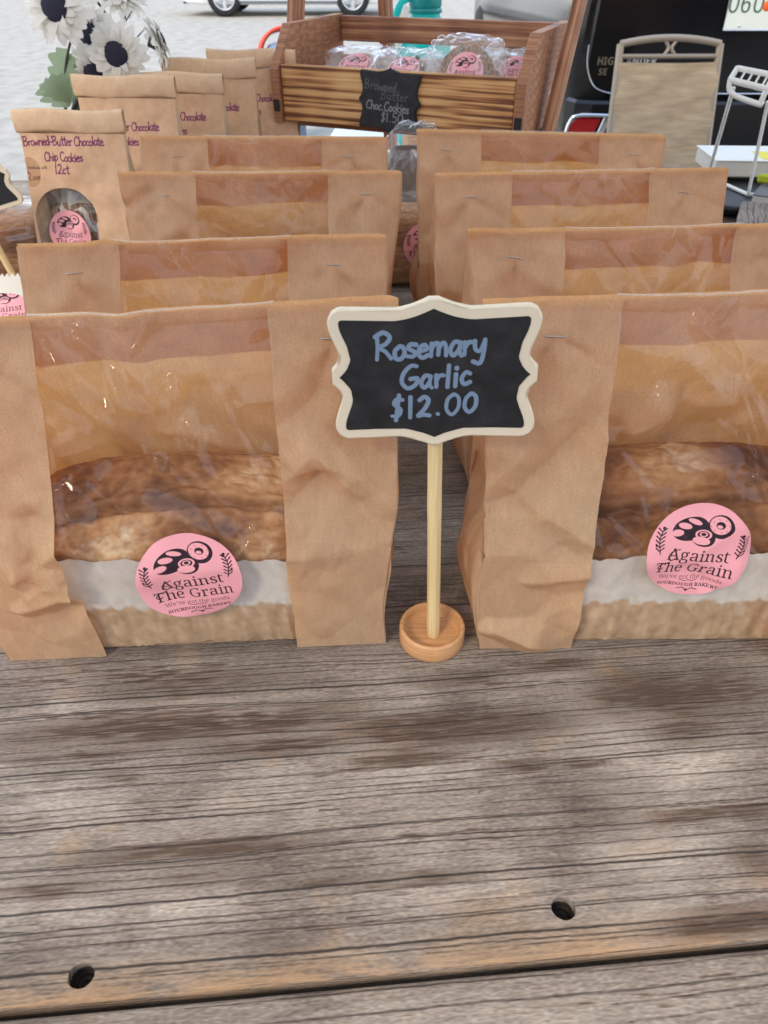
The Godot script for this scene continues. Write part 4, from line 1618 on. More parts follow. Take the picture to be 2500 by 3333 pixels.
func cookie(seed_value: int, at: Vector3, rot: Vector3, r: float, th: float) -> Node3D:
	var o := Node3D.new()
	o.name = numbered("cookie")
	add_child(o)
	o.position = at
	o.rotation = rot
	var nz := fnl(seed_value, 60.0, 3)
	var pts := PackedVector3Array()
	var uvs := PackedVector2Array()
	for j in 13:
		var f := lerpf(-PI / 2, PI / 2, j / 12.0)
		for i in 33:
			var a := TAU * i / 32.0
			var rr := r * pow(cos(f) if cos(f) > 0.001 else 0.001, 0.45)
			var p := Vector3(cos(a) * rr, sin(f) * th, sin(a) * rr)
			p *= 1.0 + 0.07 * nz.get_noise_3dv(p)
			p.y += 0.0018 * nz.get_noise_2d(p.x * 2.0, p.z * 2.0)
			pts.append(p)
			uvs.append(Vector2(p.x * 5.0 + 0.3, p.z * 5.0 + seed_value * 0.1))
	part(o, "dough", sheet(pts, uvs, 33), M.cookie)
	var rng := RandomNumberGenerator.new()
	rng.seed = seed_value
	for k in 7:
		var a := rng.randf() * TAU
		var q := r * sqrt(rng.randf()) * 0.85
		part(o, "chocolate_chip", chip_mesh(), M.choc, Vector3(cos(a) * q, th * 0.82, sin(a) * q), Vector3(rng.randf(), rng.randf() * 6.0, rng.randf()))
	return o

var chip: ArrayMesh
func chip_mesh() -> ArrayMesh:
	if chip == null:
		chip = lathe([Vector2(0.0, -0.0016), Vector2(0.0030, -0.0012), Vector2(0.0036, 0.0), Vector2(0.0026, 0.0012), Vector2(0.0, 0.0018)], 8)
	return chip

# crumpled clear packet over something
func crumple_film(hx: float, hy: float, hz: float, seed_value: int, amp: float, peak := 0.0) -> ArrayMesh:
	var pts := PackedVector3Array()
	var uvs := PackedVector2Array()
	var n1 := fnl(seed_value, 1.6 / hx * 0.9, 2)
	var n2 := fnl(seed_value + 1, 5.0 / hx * 0.6, 2)
	var rows := 46
	var cols := 60
	for j in rows:
		var f := lerpf(-PI / 2, PI / 2, float(j) / (rows - 1))
		for i in cols:
			var a := TAU * i / (cols - 1)
			var cf := pow(maxf(cos(f), 0.0), 0.5)
			var ca := signf(cos(a)) * pow(absf(cos(a)), 0.55)
			var sa := signf(sin(a)) * pow(absf(sin(a)), 0.55)
			var p := Vector3(ca * cf * hx, sin(f) * hy, sa * cf * hz)
			var dir := p.normalized()
			var k := absf(n1.get_noise_3dv(p)) * 1.0 + absf(n2.get_noise_3dv(p)) * 0.45
			p += dir * amp * (0.35 - k)
			p.y += peak * maxf(0.0, absf(ca) - 0.6) * cf * (1.0 if f > 0.0 else 0.0)
			p.y = maxf(p.y, -hy)
			pts.append(p)
			uvs.append(Vector2(float(i) / cols, float(j) / rows))
	return sheet(pts, uvs, cols)

func disc_sticker(r: float) -> ArrayMesh:
	var pts := PackedVector3Array()
	var uvs := PackedVector2Array()
	for j in 7:
		for i in 33:
			var a := TAU * i / 32.0
			var rr := r * j / 6.0
			pts.append(Vector3(cos(a) * rr, sin(a) * rr, -0.10 * rr * rr / r))
			uvs.append(Vector2(0.5 + 0.5 * cos(a) * j / 6.0, 0.5 - 0.5 * sin(a) * j / 6.0))
	return sheet(pts, uvs, 33)

# ---------------------------------------------------------------- tray of wrapped cookies on its stand
func make_tray_stand() -> void:
	var yaw := deg_to_rad(-24.0)
	var at := P(0.0530, 0.0, 1.258)
	var t := thing("tray_stand", "torched pine display stand with sloping uprights and one open cookie tray", "display stand", at, yaw)
	var w := 0.350
	var dp := 0.195
	var y0 := 0.148          # underside of the tray
	var tray := Node3D.new()
	tray.name = "tray"
	t.add_child(tray)
	tray.position = Vector3(0, y0, 0)
	tray.rotation.x = deg_to_rad(1)
	part(tray, "front_board", box(Vector3(w, 0.072, 0.012), 0.0012, Vector2(0.3, 0.02)), M.burnt, Vector3(0, 0.036, dp / 2))
	part(tray, "floor_board", box(Vector3(w, 0.008, dp - 0.013), 0.001, Vector2(0.3, 0.4)), M.brown_wood, Vector3(0, 0.008, 0))
	part(tray, "back_slat", box(Vector3(w - 0.002, 0.034, 0.011), 0.0012, Vector2(0.5, 0.1)), M.brown_wood, Vector3(0, 0.099, -dp / 2))
	part(tray, "back_slat", box(Vector3(w - 0.002, 0.058, 0.011), 0.0012, Vector2(0.2, 0.6)), M.brown_wood, Vector3(0, 0.034, -dp / 2))
	for s in [-1.0, 1.0]:
		var poly := PackedVector2Array([Vector2(-dp / 2 - 0.007, -0.002), Vector2(dp / 2 + 0.010, -0.002), Vector2(dp / 2 + 0.012, 0.066), Vector2(dp / 2 - 0.034, 0.118), Vector2(-dp / 2 - 0.007, 0.118)])
		var side := part(tray, "side_board", prism(poly, -0.007, 0.007, 0.001, Rect2(0, 0, 0.25, 0.11)), M.brown_wood, Vector3(s * (w / 2 + 0.0085), 0, 0), Vector3(0, deg_to_rad(-90), 0))
		side.name = "side_board"
		# nailed on: the dark square plug low on each end
		part(side, "plug", box(Vector3(0.004, 0.016, 0.010), 0.0005), M.dark_edge, Vector3(dp / 2 + 0.0098, 0.020, 0.0))
	# uprights and struts
	for s in [-1.0, 1.0]:
		var x: float = s * (w / 2 + 0.034)
		var lo := Vector3(x - s * 0.012, 0.0, 0.075)
		var hi := Vector3(x + s * 0.028, 0.62, -0.14)
		upright(t, "upright", lo, hi)
	upright(t, "strut", Vector3(-0.13, 0.0, -0.20), Vector3(-0.13, 0.548, -0.135))
	part(t, "cross_bar", box(Vector3(w + 0.12, 0.022, 0.014), 0.001), M.brown_wood, Vector3(0, 0.560, -0.118))
	part(t, "tray_bearer", box(Vector3(w + 0.066, 0.016, 0.016), 0.001), M.brown_wood, Vector3(0, y0 - 0.012, 0.030))
	# the little sign hung on the front board
	var sg := thing("chalk_plaque", "black plaque reading Browned Butter Choc. Cookies $1.50 on the tray front", "sign", Vector3.ZERO)
	sg.transform = Transform3D(Basis(Vector3.UP, yaw), at) * Transform3D(Basis(Vector3.RIGHT, deg_to_rad(1)), Vector3(0, y0, 0)) * Transform3D(Basis.from_euler(Vector3(deg_to_rad(-3), 0, deg_to_rad(-1.5))), Vector3(-0.002, 0.036, dp / 2 + 0.0118))
	add_plaque(sg, Vector3.ZERO, Vector3.ZERO, M.chalk_b, M.slate, 0.0440, 0.0335, 0.0014)
	# wrapped cookies
	var frame := Transform3D(Basis(Vector3.UP, yaw), at) * Transform3D(Basis(Vector3.RIGHT, deg_to_rad(1)), Vector3(0, y0 + 0.012, 0))
	var spots := [[-0.088, 0.022, 0.2, "film-wrapped cookie packet lying by the tray's end board nearest the paper bags"], [-0.010, 0.030, -0.1, "film-wrapped cookie packet in the middle of the tray behind the plaque"], [0.082, 0.036, 0.05, "upright film-wrapped cookie packet whose pink sticker reads clearly, by the stand's outer end"], [0.130, -0.030, 0.3, "film-wrapped cookie packet at the tray's back corner beside the upright"]]
	var n := 0
	for s in spots:
		var lift := 0.050 if n == 2 else 0.040
		var tip := 62.0 if n == 2 else 36.0
		var tr: Transform3D = frame * Transform3D(Basis.from_euler(Vector3(deg_to_rad(tip), s[2], 0)), Vector3(s[0], lift, s[1]))
		var c := cookie(300 + n, tr.origin, tr.basis.get_euler(), 0.040, 0.008)
		tag(c, ["cookie in the packet nearest the paper bags", "cookie in the packet behind the plaque", "cookie in the upright packet by the stand's outer end", "cookie in the packet at the tray's back corner"][n] + ", on the tray", "cookie", "cookies wrapped in the tray")
		var pk := thing("cookie_packet", s[3], "packet", Vector3.ZERO, 0.0, "wrapped cookies in the tray")
		pk.transform = tr
		part(pk, "film", crumple_film(0.056, 0.016, 0.050, 310 + n, 0.018, 0.022), M.film_crisp)
		part(pk, "inner_fold", crumple_film(0.053, 0.015, 0.047, 330 + n, 0.020, 0.030), M.film_crisp)
		part(pk, "sticker", disc_sticker(0.0262), M.sticker, Vector3(0.004 * n - 0.004, 0.0185, 0.002), Vector3(deg_to_rad(-90), 0, 0.06 * (n - 1)))
		n += 1

func upright(t: Node3D, called: String, lo: Vector3, hi: Vector3) -> void:
	var dir := (hi - lo)
	var o := part(t, called, box(Vector3(0.014, dir.length(), 0.032), 0.0015, Vector2(lo.x, 0.2)), M.brown_wood)
	var y := dir.normalized()
	var x := y.cross(Vector3.BACK).normalized()
	o.transform = Transform3D(Basis(x, y, x.cross(y)), (lo + hi) / 2)

# ---------------------------------------------------------------- daisies
func petal_mesh(l: float, wd: float, cup: float) -> ArrayMesh:
	var pts := PackedVector3Array()
	var uvs := PackedVector2Array()
	for j in 7:
		var s := j / 6.0
		var half := wd * 0.5 * pow(sin(PI * clampf(0.12 + 0.80 * s, 0.0, 1.0)), 0.75)
		if j == 6:
			half *= 0.75
		for i in 5:
			var u := i / 4.0 * 2.0 - 1.0
			var tip := -0.05 * l * absf(sin(u * 4.0)) if j == 6 else 0.0
			pts.append(Vector3(u * half, 0.12 * l + s * l + tip, cup * s * (1.0 - 1.25 * s) * l + 0.10 * wd * u * u * (1.0 - s)))
			uvs.append(Vector2(u, s))
	return sheet(pts, uvs, 5)

func daisy_head(t: Node3D, at: Vector3, facing: Vector3, size: float, seed_value: int) -> void:
	var head := Node3D.new()
	head.name = "flower_head"
	t.add_child(head, true)
	head.position = at
	var z := facing.normalized()
	var x := Vector3.UP.cross(z).normalized()
	head.basis = Basis(x, z.cross(x), z)
	var rng := RandomNumberGenerator.new()
	rng.seed = seed_value
	var shapes := []
	for k in 4:
		shapes.append(petal_mesh(size * rng.randf_range(0.80, 0.92), size * rng.randf_range(0.30, 0.42), rng.randf_range(0.25, 0.7)))
	for ring in 3:
		var n := 18
		for i in n:
			var a := TAU * (i + 0.33 * ring + rng.randf_range(-0.18, 0.18)) / n
			var p := part(head, "petal", shapes[rng.randi() % 4], M.petal)
			p.basis = Basis(Vector3.BACK, a) * Basis(Vector3.RIGHT, deg_to_rad(4.0 + 11.0 * ring + rng.randf_range(-9, 9))) * Basis(Vector3.UP, rng.randf_range(-0.35, 0.35)) * (1.0 - 0.14 * ring)
			p.position = Vector3(0, 0, 0.001 * ring)
	var eye := []
	var r := size * 0.38
	for k in 7:
		var f := PI / 2 * k / 6.0
		eye.append(Vector2(r * cos(f) + 0.0001, r * 0.42 * sin(f)))
	var e := part(head, "flower_centre", lathe(eye, 24), M.seedhead, Vector3(0, 0, 0.010), Vector3(PI / 2, 0, 0))
	e.name = "flower_centre"
	var cal := []
	for k in 5:
		cal.append(Vector2(size * lerpf(0.26, 0.05, k / 4.0), -size * 0.2 * k / 4.0))
	part(head, "calyx", lathe(cal, 10), M.stem, Vector3(0, 0, -0.001), Vector3(PI / 2, 0, 0))

func leaf_mesh(l: float, wd: float) -> ArrayMesh:
	var pts := PackedVector3Array()
	var uvs := PackedVector2Array()
	for j in 29:
		var s := j / 28.0
		var lobe := 0.62 + 0.38 * absf(sin(s * PI * 3.5))
		var half := wd * 0.5 * pow(sin(PI * clampf(s * 0.97 + 0.03, 0, 1)), 0.6) * lobe
		for i in 7:
			var u := i / 6.0 * 2.0 - 1.0
			pts.append(Vector3(u * half, s * l + absf(u) * half * 0.55, 0.14 * absf(u) * half + 0.12 * l * s * (1.0 - s)))
			uvs.append(Vector2(u, s))
	return sheet(pts, uvs, 7)

func make_flowers() -> void:
	var base := P(-0.452, 0.0, 1.135)
	var t := thing("daisy_bunch", "artificial white daisies with dark centres and pale green leaves behind cookie bags", "flowers", base)
	var heads := [[383, 172, 1.10, Vector3(0.05, -0.05, 1), 0.040], [192, 25, 1.08, Vector3(-0.15, 0.25, 1), 0.045], [312, 225, 1.13, Vector3(-0.1, -0.35, 1), 0.036], [500, 140, 1.16, Vector3(0.85, 0.25, -0.35), 0.036], [395, -5, 1.18, Vector3(0.3, 0.75, 0.5), 0.038], [300, 105, 1.14, Vector3(-0.3, 0.1, 0.75), 0.038], [300, -20, 1.19, Vector3(-0.3, 0.8, 0.4), 0.036]]
	var crown := Vector3(0.006, 0.155, 0.0)
	var n := 0
	for q in heads:
		var w := spot(q[0], q[1], q[2])
		var p := w - base
		daisy_head(t, p, q[3], q[4], 900 + n)
		var back: Vector3 = p - (q[3] as Vector3).normalized() * 0.006
		var mid: Vector3 = back - (q[3] as Vector3).normalized() * 0.022 + Vector3(0, -0.012, 0)
		part(t, "stem", tube(smooth_path([crown + Vector3(0, -0.02, 0), crown.lerp(mid, 0.5) + Vector3(0, 0.01, 0), mid, back], 5), 0.0017, 7), M.stem)
		n += 1
	part(t, "stem", tube(smooth_path([Vector3(0.006, 0.0, 0), Vector3(0.004, 0.07, 0.004), crown + Vector3(0, -0.015, 0)], 6), 0.0032, 8), M.stem)
	# stray twig tips
	for q in [[470, 95], [430, 35], [250, 160]]:
		var p := spot(q[0], q[1], 1.15) - base
		part(t, "twig", tube(smooth_path([crown, crown.lerp(p, 0.6) + Vector3(0.006, 0.006, 0), p], 5), [0.0014, 0.0014, 0.0014, 0.0013, 0.0013, 0.0012, 0.0012, 0.0010, 0.0009, 0.0008, 0.0004], 6), M.stem)
	var leaves := [[170, 262, 225, 330, 0.10], [150, 275, 228, 348, 0.095], [205, 175, 225, 345, 0.115], [268, 190, 235, 330, 0.09]]
	n = 0
	for q in leaves:
		var tip := spot(q[0], q[1], 1.10 + 0.012 * n) - base
		var root := spot(q[2], q[3], 1.12) - base
		var dir := (tip - root).normalized()
		var o := part(t, "leaf", leaf_mesh(root.distance_to(tip) * 1.1, 0.044), M.leaf, root)
		var side := dir.cross(Vector3.BACK).normalized()
		o.basis = Basis(side, dir, side.cross(dir)) * Basis(Vector3.UP, 0.3 - 0.25 * n)
		n += 1

# a point d metres out in the direction of a photograph pixel
func spot(px: float, py: float, d: float) -> Vector3:
	var a := deg_to_rad(37.5) + atan((py - 1666.5) / 2400.0)
	var drop := d * tan(a)
	var zc := d * cos(deg_to_rad(37.5)) + drop * sin(deg_to_rad(37.5))
	return P((px - 1250.0) * zc / 2400.0, EYE - drop, d)

# ---------------------------------------------------------------- things at the table's ends
func wrapped_loaf(at: Vector3, yaw: float, size: Vector3, seed_value: int, label: String, loaf_label: String, dark := true) -> Node3D:
	var l := thing("sliced_loaf", loaf_label, "bread", at, yaw)
	var nz := fnl(seed_value, 16.0, 3)
	var pts := PackedVector3Array()
	var uvs := PackedVector2Array()
	for j in 25:
		var f := lerpf(-PI / 2, PI / 2, j / 24.0)
		for i in 49:
			var a := TAU * i / 48.0
			var cf := pow(maxf(cos(f), 0.0), 0.4)
			var p := Vector3(signf(cos(a)) * pow(absf(cos(a)), 0.5) * cf * size.x, sin(f) * size.y + size.y, signf(sin(a)) * pow(absf(sin(a)), 0.5) * cf * size.z)
			p *= 1.0 + 0.05 * nz.get_noise_3dv(p)
			pts.append(p * 0.9 + Vector3(0, 0.002, 0))
			uvs.append(Vector2(i / 48.0 * 1.3, j / 24.0))
	part(l, "crust", sheet(pts, uvs, 49), M.crust_dark if dark else M.crust)
	var t := thing("clear_bread_bag", label, "bag", at, yaw)
	part(t, "film", crumple_film(size.x * 1.04, size.y * 1.04, size.z * 1.06, seed_value + 7, 0.010), M.film_crisp, Vector3(0, size.y * 1.04 + 0.0005, 0))
	return t

func make_left_packets() -> void:
	# loaf in clear film standing between the cookie bags and the table's end
	var w := wrapped_loaf(P(-0.478, 0.0, 0.965), 0.35, Vector3(0.085, 0.047, 0.045), 501, "clear film bag round the dark loaf behind the leaning chalk sign", "dark brown loaf in clear film behind the leaning chalk sign")
	var gather := []
	for k in 12:
		var a := TAU * k / 11.0
		gather.append(Vector3(cos(a) * 0.045, 0.0, sin(a) * 0.020))
	var pts := PackedVector3Array()
	var uvs := PackedVector2Array()
	var nz := fnl(77, 40.0, 2)
	for j in 14:
		var s := j / 13.0
		for i in 41:
			var a := TAU * i / 40.0
			var r := lerpf(0.060, 0.022, s) + 0.020 * absf(nz.get_noise_2d(cos(a) * 0.05, sin(a) * 0.05 + s * 0.02))
			pts.append(Vector3(cos(a) * r * 1.2 + 0.03 * s, 0.082 + 0.040 * s, sin(a) * r * 0.6))
			uvs.append(Vector2(i / 40.0, s))
	part(w, "gathered_top", sheet(pts, uvs, 41), M.film_crisp)
	# second chalk sign, mostly outside the view
	var foot := P(-0.440, 0.0, 0.880)
	var t := thing("sign_stand", "chalk sign on a leaning bamboo stick at the table's end", "sign", foot)
	var prof := [Vector2(0.0, 0.0), Vector2(0.0200, 0.0), Vector2(0.0207, 0.001), Vector2(0.0207, 0.0118), Vector2(0.0196, 0.0132), Vector2(0.0180, 0.0124), Vector2(0.0168, 0.0085), Vector2(0.0, 0.0074)]
	part(t, "base", lathe(prof, 40), M.beech)
	var top := spot(-95, 640, 0.885) - foot
	part(t, "stick", tube([Vector3(0, 0.007, 0), top * 0.5, top], 0.0040, 12), M.bamboo)
	add_plaque(t, top + Vector3(0.004, 0.012, 0.007), Vector3(0, 0.1, deg_to_rad(16)), M.slate, M.cream)
	# a clear packet with a zigzag edge and pink sticker leaning on the second bread bag
	var pk := thing("sticker_packet", "clear packet with a zigzag edge and pink sticker next to the bread bag row", "packet", P(-0.445, 0.0, 0.800), 0.1)
	var st := begin()
	var lean := Basis(Vector3.RIGHT, deg_to_rad(-55))
	var teeth := 24
	for i in teeth:
		var x0 := lerpf(-0.07, 0.07, float(i) / teeth)
		var x1 := lerpf(-0.07, 0.07, float(i + 1) / teeth)
		for tri in [[Vector3(x0, 0.082, 0), Vector3((x0 + x1) / 2, 0.0875, 0), Vector3(x1, 0.082, 0)], [Vector3(x0, 0, 0), Vector3(x0, 0.082, 0), Vector3(x1, 0.082, 0)], [Vector3(x0, 0, 0), Vector3(x1, 0.082, 0), Vector3(x1, 0, 0)]]:
			for v in tri:
				st.set_uv(Vector2(v.x, v.y))
				st.add_vertex(lean * v + Vector3(0, 0.003 + 0.0008 * sin(v.x * 90.0), 0.03))
	st.generate_normals()
	part(pk, "packet_front", st.commit(), M.white_gloss if M.has("white_gloss") else M.page)
	part(pk, "sticker", disc_sticker(0.031), M.sticker, lean * Vector3(0.015, 0.040, 0.0) + Vector3(0, 0.0045, 0.0315), Vector3(deg_to_rad(-55), 0, 0.12))
	var bun := thing("wrapped_bun", "brown bun under the pink stickered packet beside the bread bags", "bread", P(-0.445, 0.0, 0.850), 0.1)
	var prof2 := []
	for k in 10:
		var f := lerpf(-0.6, PI / 2, k / 9.0)
		prof2.append(Vector2(0.036 * cos(f) + 0.0001, 0.016 + 0.026 * sin(f)))
	part(bun, "crust", lathe(prof2, 28), M.crust)
	# loaf in film seen through the slot between the two rows
	var v := wrapped_loaf(P(0.022, 0.0, 0.965), 0.1, Vector3(0.062, 0.052, 0.036), 541, "clear film bag with pink sticker standing in the slot between the two bread rows", "speckled brown loaf in clear film between the two bread rows", false)
	part(v, "sticker", disc_sticker(0.028), M.sticker, Vector3(0.026, 0.058, 0.0405), Vector3(0, 0.1, 0.0))
	pts = PackedVector3Array()
	uvs = PackedVector2Array()
	for j in 16:
		var s := j / 15.0
		for i in 41:
			var a := TAU * i / 40.0
			var r := lerpf(0.055, 0.012, pow(s, 0.7)) + 0.014 * absf(nz.get_noise_2d(cos(a) * 0.05 + 3.0, sin(a) * 0.05 + s * 0.03))
			pts.append(Vector3(cos(a) * r, 0.098 + 0.062 * s, sin(a) * r * 0.5))
			uvs.append(Vector2(i / 40.0, s))
	part(v, "gathered_top", sheet(pts, uvs, 41), M.film_crisp)
	var brown := thing("wrapped_brownie", "dark chocolate loaf in shiny film standing behind the slot's speckled loaf", "bread", P(0.040, 0.0, 1.035), 0.1)
	part(brown, "crumb", box(Vector3(0.075, 0.150, 0.034), 0.012), M.choc, Vector3(0, 0.0752, 0))
	part(brown, "film", crumple_film(0.046, 0.088, 0.024, 611, 0.012, 0.0), M.film_crisp, Vector3(0, 0.0885, 0))

func rod(parent: Node, called: String, a: Vector3, b: Vector3, r: float, m: Material) -> MeshInstance3D:
	return part(parent, called, tube([a, b], r, 8), m)

func make_rack_and_books() -> void:
	var o := P(0.600, 0.0, 1.30)
	var t := thing("wire_rack", "white coated wire display rack with a small top basket beside the books", "rack", o)
	var m: Material = M.white_wire
	var f1 := spot(2432, 645, 1.30) - o
	var f2 := spot(2300, 590, 1.42) - o
	f1.y = 0.024
	f2.y = 0.024
	var t1 := spot(2500, 330, 1.27) - o
	var t2 := spot(2388, 285, 1.30) - o
	rod(t, "leg", f1, t1, 0.0030, m)
	rod(t, "leg", f2, t2, 0.0030, m)
	rod(t, "foot_bar", f1, f2, 0.0030, m)
	rod(t, "foot_bar", f1, f1 + Vector3(0.12, 0, 0.02), 0.0030, m)
	# basket: two hoops and short wires
	var a := spot(2376, 260, 1.30) - o
	var b := spot(2400, 222, 1.31) - o
	var c := spot(2520, 245, 1.27) - o
	var d := spot(2496, 290, 1.26) - o
	var e := spot(2382, 305, 1.29) - o
	var f := spot(2474, 340, 1.26) - o
	part(t, "basket_hoop", tube(smooth_path([a, b.lerp(a, 0.15), b, b.lerp(c, 0.1), c, c + Vector3(0.03, -0.004, 0.0)], 4), 0.0040, 8), m)
	part(t, "basket_hoop", tube([a, d, d + Vector3(0.04, -0.01, 0.0)], 0.0046, 8), m)
	part(t, "basket_hoop", tube(smooth_path([a, e, f, f.lerp(d, 0.2), d, c], 4), 0.0040, 8), m)
	for k in 5:
		var s := 0.25 + 0.2 * k
		rod(t, "basket_wire", a.lerp(d, s), b.lerp(c, s), 0.0016, m)
	# the dark dish it stands on
	var dish := thing("black_dish", "round black dish under the white wire rack", "dish", P(0.600, 0.0, 1.335))
	part(dish, "bowl", lathe([Vector2(0.0, 0.002), Vector2(0.07, 0.0), Vector2(0.098, 0.006), Vector2(0.108, 0.016), Vector2(0.106, 0.0205), Vector2(0.095, 0.0205), Vector2(0.0, 0.0205)], 48), M.black_plastic)
	# books
	var bk := thing("paperback_book", "thick white paperback with a yellow and magenta cover lying by the patio chair", "book", P(0.708, 0.0405, 1.455), deg_to_rad(-3))
	part(bk, "pages", box(Vector3(0.24, 0.026, 0.12), 0.002), M.page)
	part(bk, "cover", box(Vector3(0.244, 0.0016, 0.124), 0.0004), M.white_wire, Vector3(0, 0.0142, 0))
	part(bk, "yellow_panel", box(Vector3(0.075, 0.0006, 0.06), 0.0), M.yellow, Vector3(0.0, 0.0156, 0.02))
	part(bk, "magenta_panel", box(Vector3(0.055, 0.0006, 0.07), 0.0), M.magenta, Vector3(0.09, 0.0156, -0.01))
	var bl := thing("wood_block", "weathered grey block propping up the white paperback", "block", P(0.720, 0.0, 1.455), deg_to_rad(-3))
	part(bl, "body", box(Vector3(0.18, 0.0270, 0.08), 0.003), M.wood, Vector3(0, 0.0137, 0))
	var mg := thing("magazine", "grey magazine with a lime green spine lying behind the wire rack", "magazine", P(0.690, 0.0, 1.255), deg_to_rad(-32))
	part(mg, "pages", box(Vector3(0.16, 0.034, 0.10), 0.001), M.page, Vector3(0, 0.0172, 0))
	part(mg, "cover", box(Vector3(0.162, 0.0012, 0.102), 0.0), M.cover_grey, Vector3(0, 0.0350, 0))
	part(mg, "spine", box(Vector3(0.170, 0.014, 0.009), 0.003), M.lime, Vector3(-0.005, 0.0435, -0.030))
	var pn := thing("grey_plank", "short rough grey plank lying beside the black dish", "plank", P(0.585, 0.0, 1.145), deg_to_rad(66))
	part(pn, "board", box(Vector3(0.17, 0.030, 0.10), 0.004), M.wood, Vector3(0, 0.0151, 0))
	var cr := thing("white_card", "white card leaning on the rough grey plank", "card", P(0.612, 0.0305, 1.135), deg_to_rad(66))
	part(cr, "sheet", box(Vector3(0.13, 0.006, 0.06), 0.001), M.page, Vector3(0, 0.0031, 0))

# ---------------------------------------------------------------- behind the table
func make_patio_chair() -> void:
	var o := Vector3(1.032, 0, -3.0)
	var t := thing("patio_chair", "tan sling patio chair with arched metal top rail before the black SUV", "chair", o, deg_to_rad(2))
	var m: Material = M.taupe_metal
	var hw := 0.181
	var top := 0.835
	var at := func(x: float, y: float) -> Vector3: return Vector3(x, y, -0.10 * (y - 0.42) / 0.42 - 0.02)
	for s in [-1.0, 1.0]:
		part(t, "back_post", tube(smooth_path([at.call(s * (hw + 0.012), 0.36), at.call(s * (hw + 0.005), 0.6), at.call(s * hw, top)], 5), 0.013, 10), m)
		part(t, "front_leg", tube([Vector3(s * (hw + 0.03), 0.0, 0.46), Vector3(s * (hw + 0.02), 0.40, 0.44), Vector3(s * (hw + 0.012), 0.41, 0.0)], 0.013, 10), m)
		part(t, "rear_leg", tube([Vector3(s * (hw + 0.012), 0.40, 0.0), Vector3(s * (hw + 0.02), 0.0, -0.13)], 0.013, 10), m)
	var rail := []
	for k in 13:
		var u := k / 12.0 * 2.0 - 1.0
		rail.append(at.call(u * hw, top + 0.018 * (1.0 - u * u)))
	part(t, "top_rail", tube(rail, 0.012, 10), m)
	part(t, "cross_rail", tube([at.call(-hw, top - 0.037), at.call(hw, top - 0.037)], 0.008, 8), m)
	part(t, "cross_rail", tube([at.call(-hw, 0.40), at.call(hw, 0.40)], 0.011, 8), m)
	for s in [-1.0, 1.0]:
		part(t, "scroll", tube(smooth_path([at.call(s * 0.022, top + 0.012), at.call(s * 0.006, top - 0.012), at.call(s * 0.020, top - 0.034)], 5), 0.006, 8), m)
	var pts := PackedVector3Array()
	var uvs := PackedVector2Array()
	for j in 25:
		var y := lerpf(top - 0.053, 0.41, j / 24.0)
		for i in 13:
			var u := i / 12.0 * 2.0 - 1.0
			var p: Vector3 = at.call(u * (hw + 0.006), y)
			p.z += 0.012 + 0.010 * (1.0 - u * u) * sin(PI * j / 24.0) * -1.0 + 0.003 * sin(u * 5.0 + j * 0.8)
			p.y -= 0.003 * (1.0 - u * u)
			pts.append(p)
			uvs.append(Vector2(u * 0.5 + 0.5, j / 24.0))
	part(t, "back_sling", sheet(pts, uvs, 13), M.sling)
	pts = PackedVector3Array()
	uvs = PackedVector2Array()
	for j in 13:
		for i in 13:
			var u := i / 12.0 * 2.0 - 1.0
			pts.append(Vector3(u * (hw + 0.02), 0.41 - 0.02 * (1.0 - u * u) * sin(PI * j / 12.0) + 0.01 * j / 12.0, lerpf(-0.01, 0.45, j / 12.0)))
			uvs.append(Vector2(u * 0.5 + 0.5, j / 12.0))
	part(t, "seat_sling", sheet(pts, uvs, 13), M.sling)

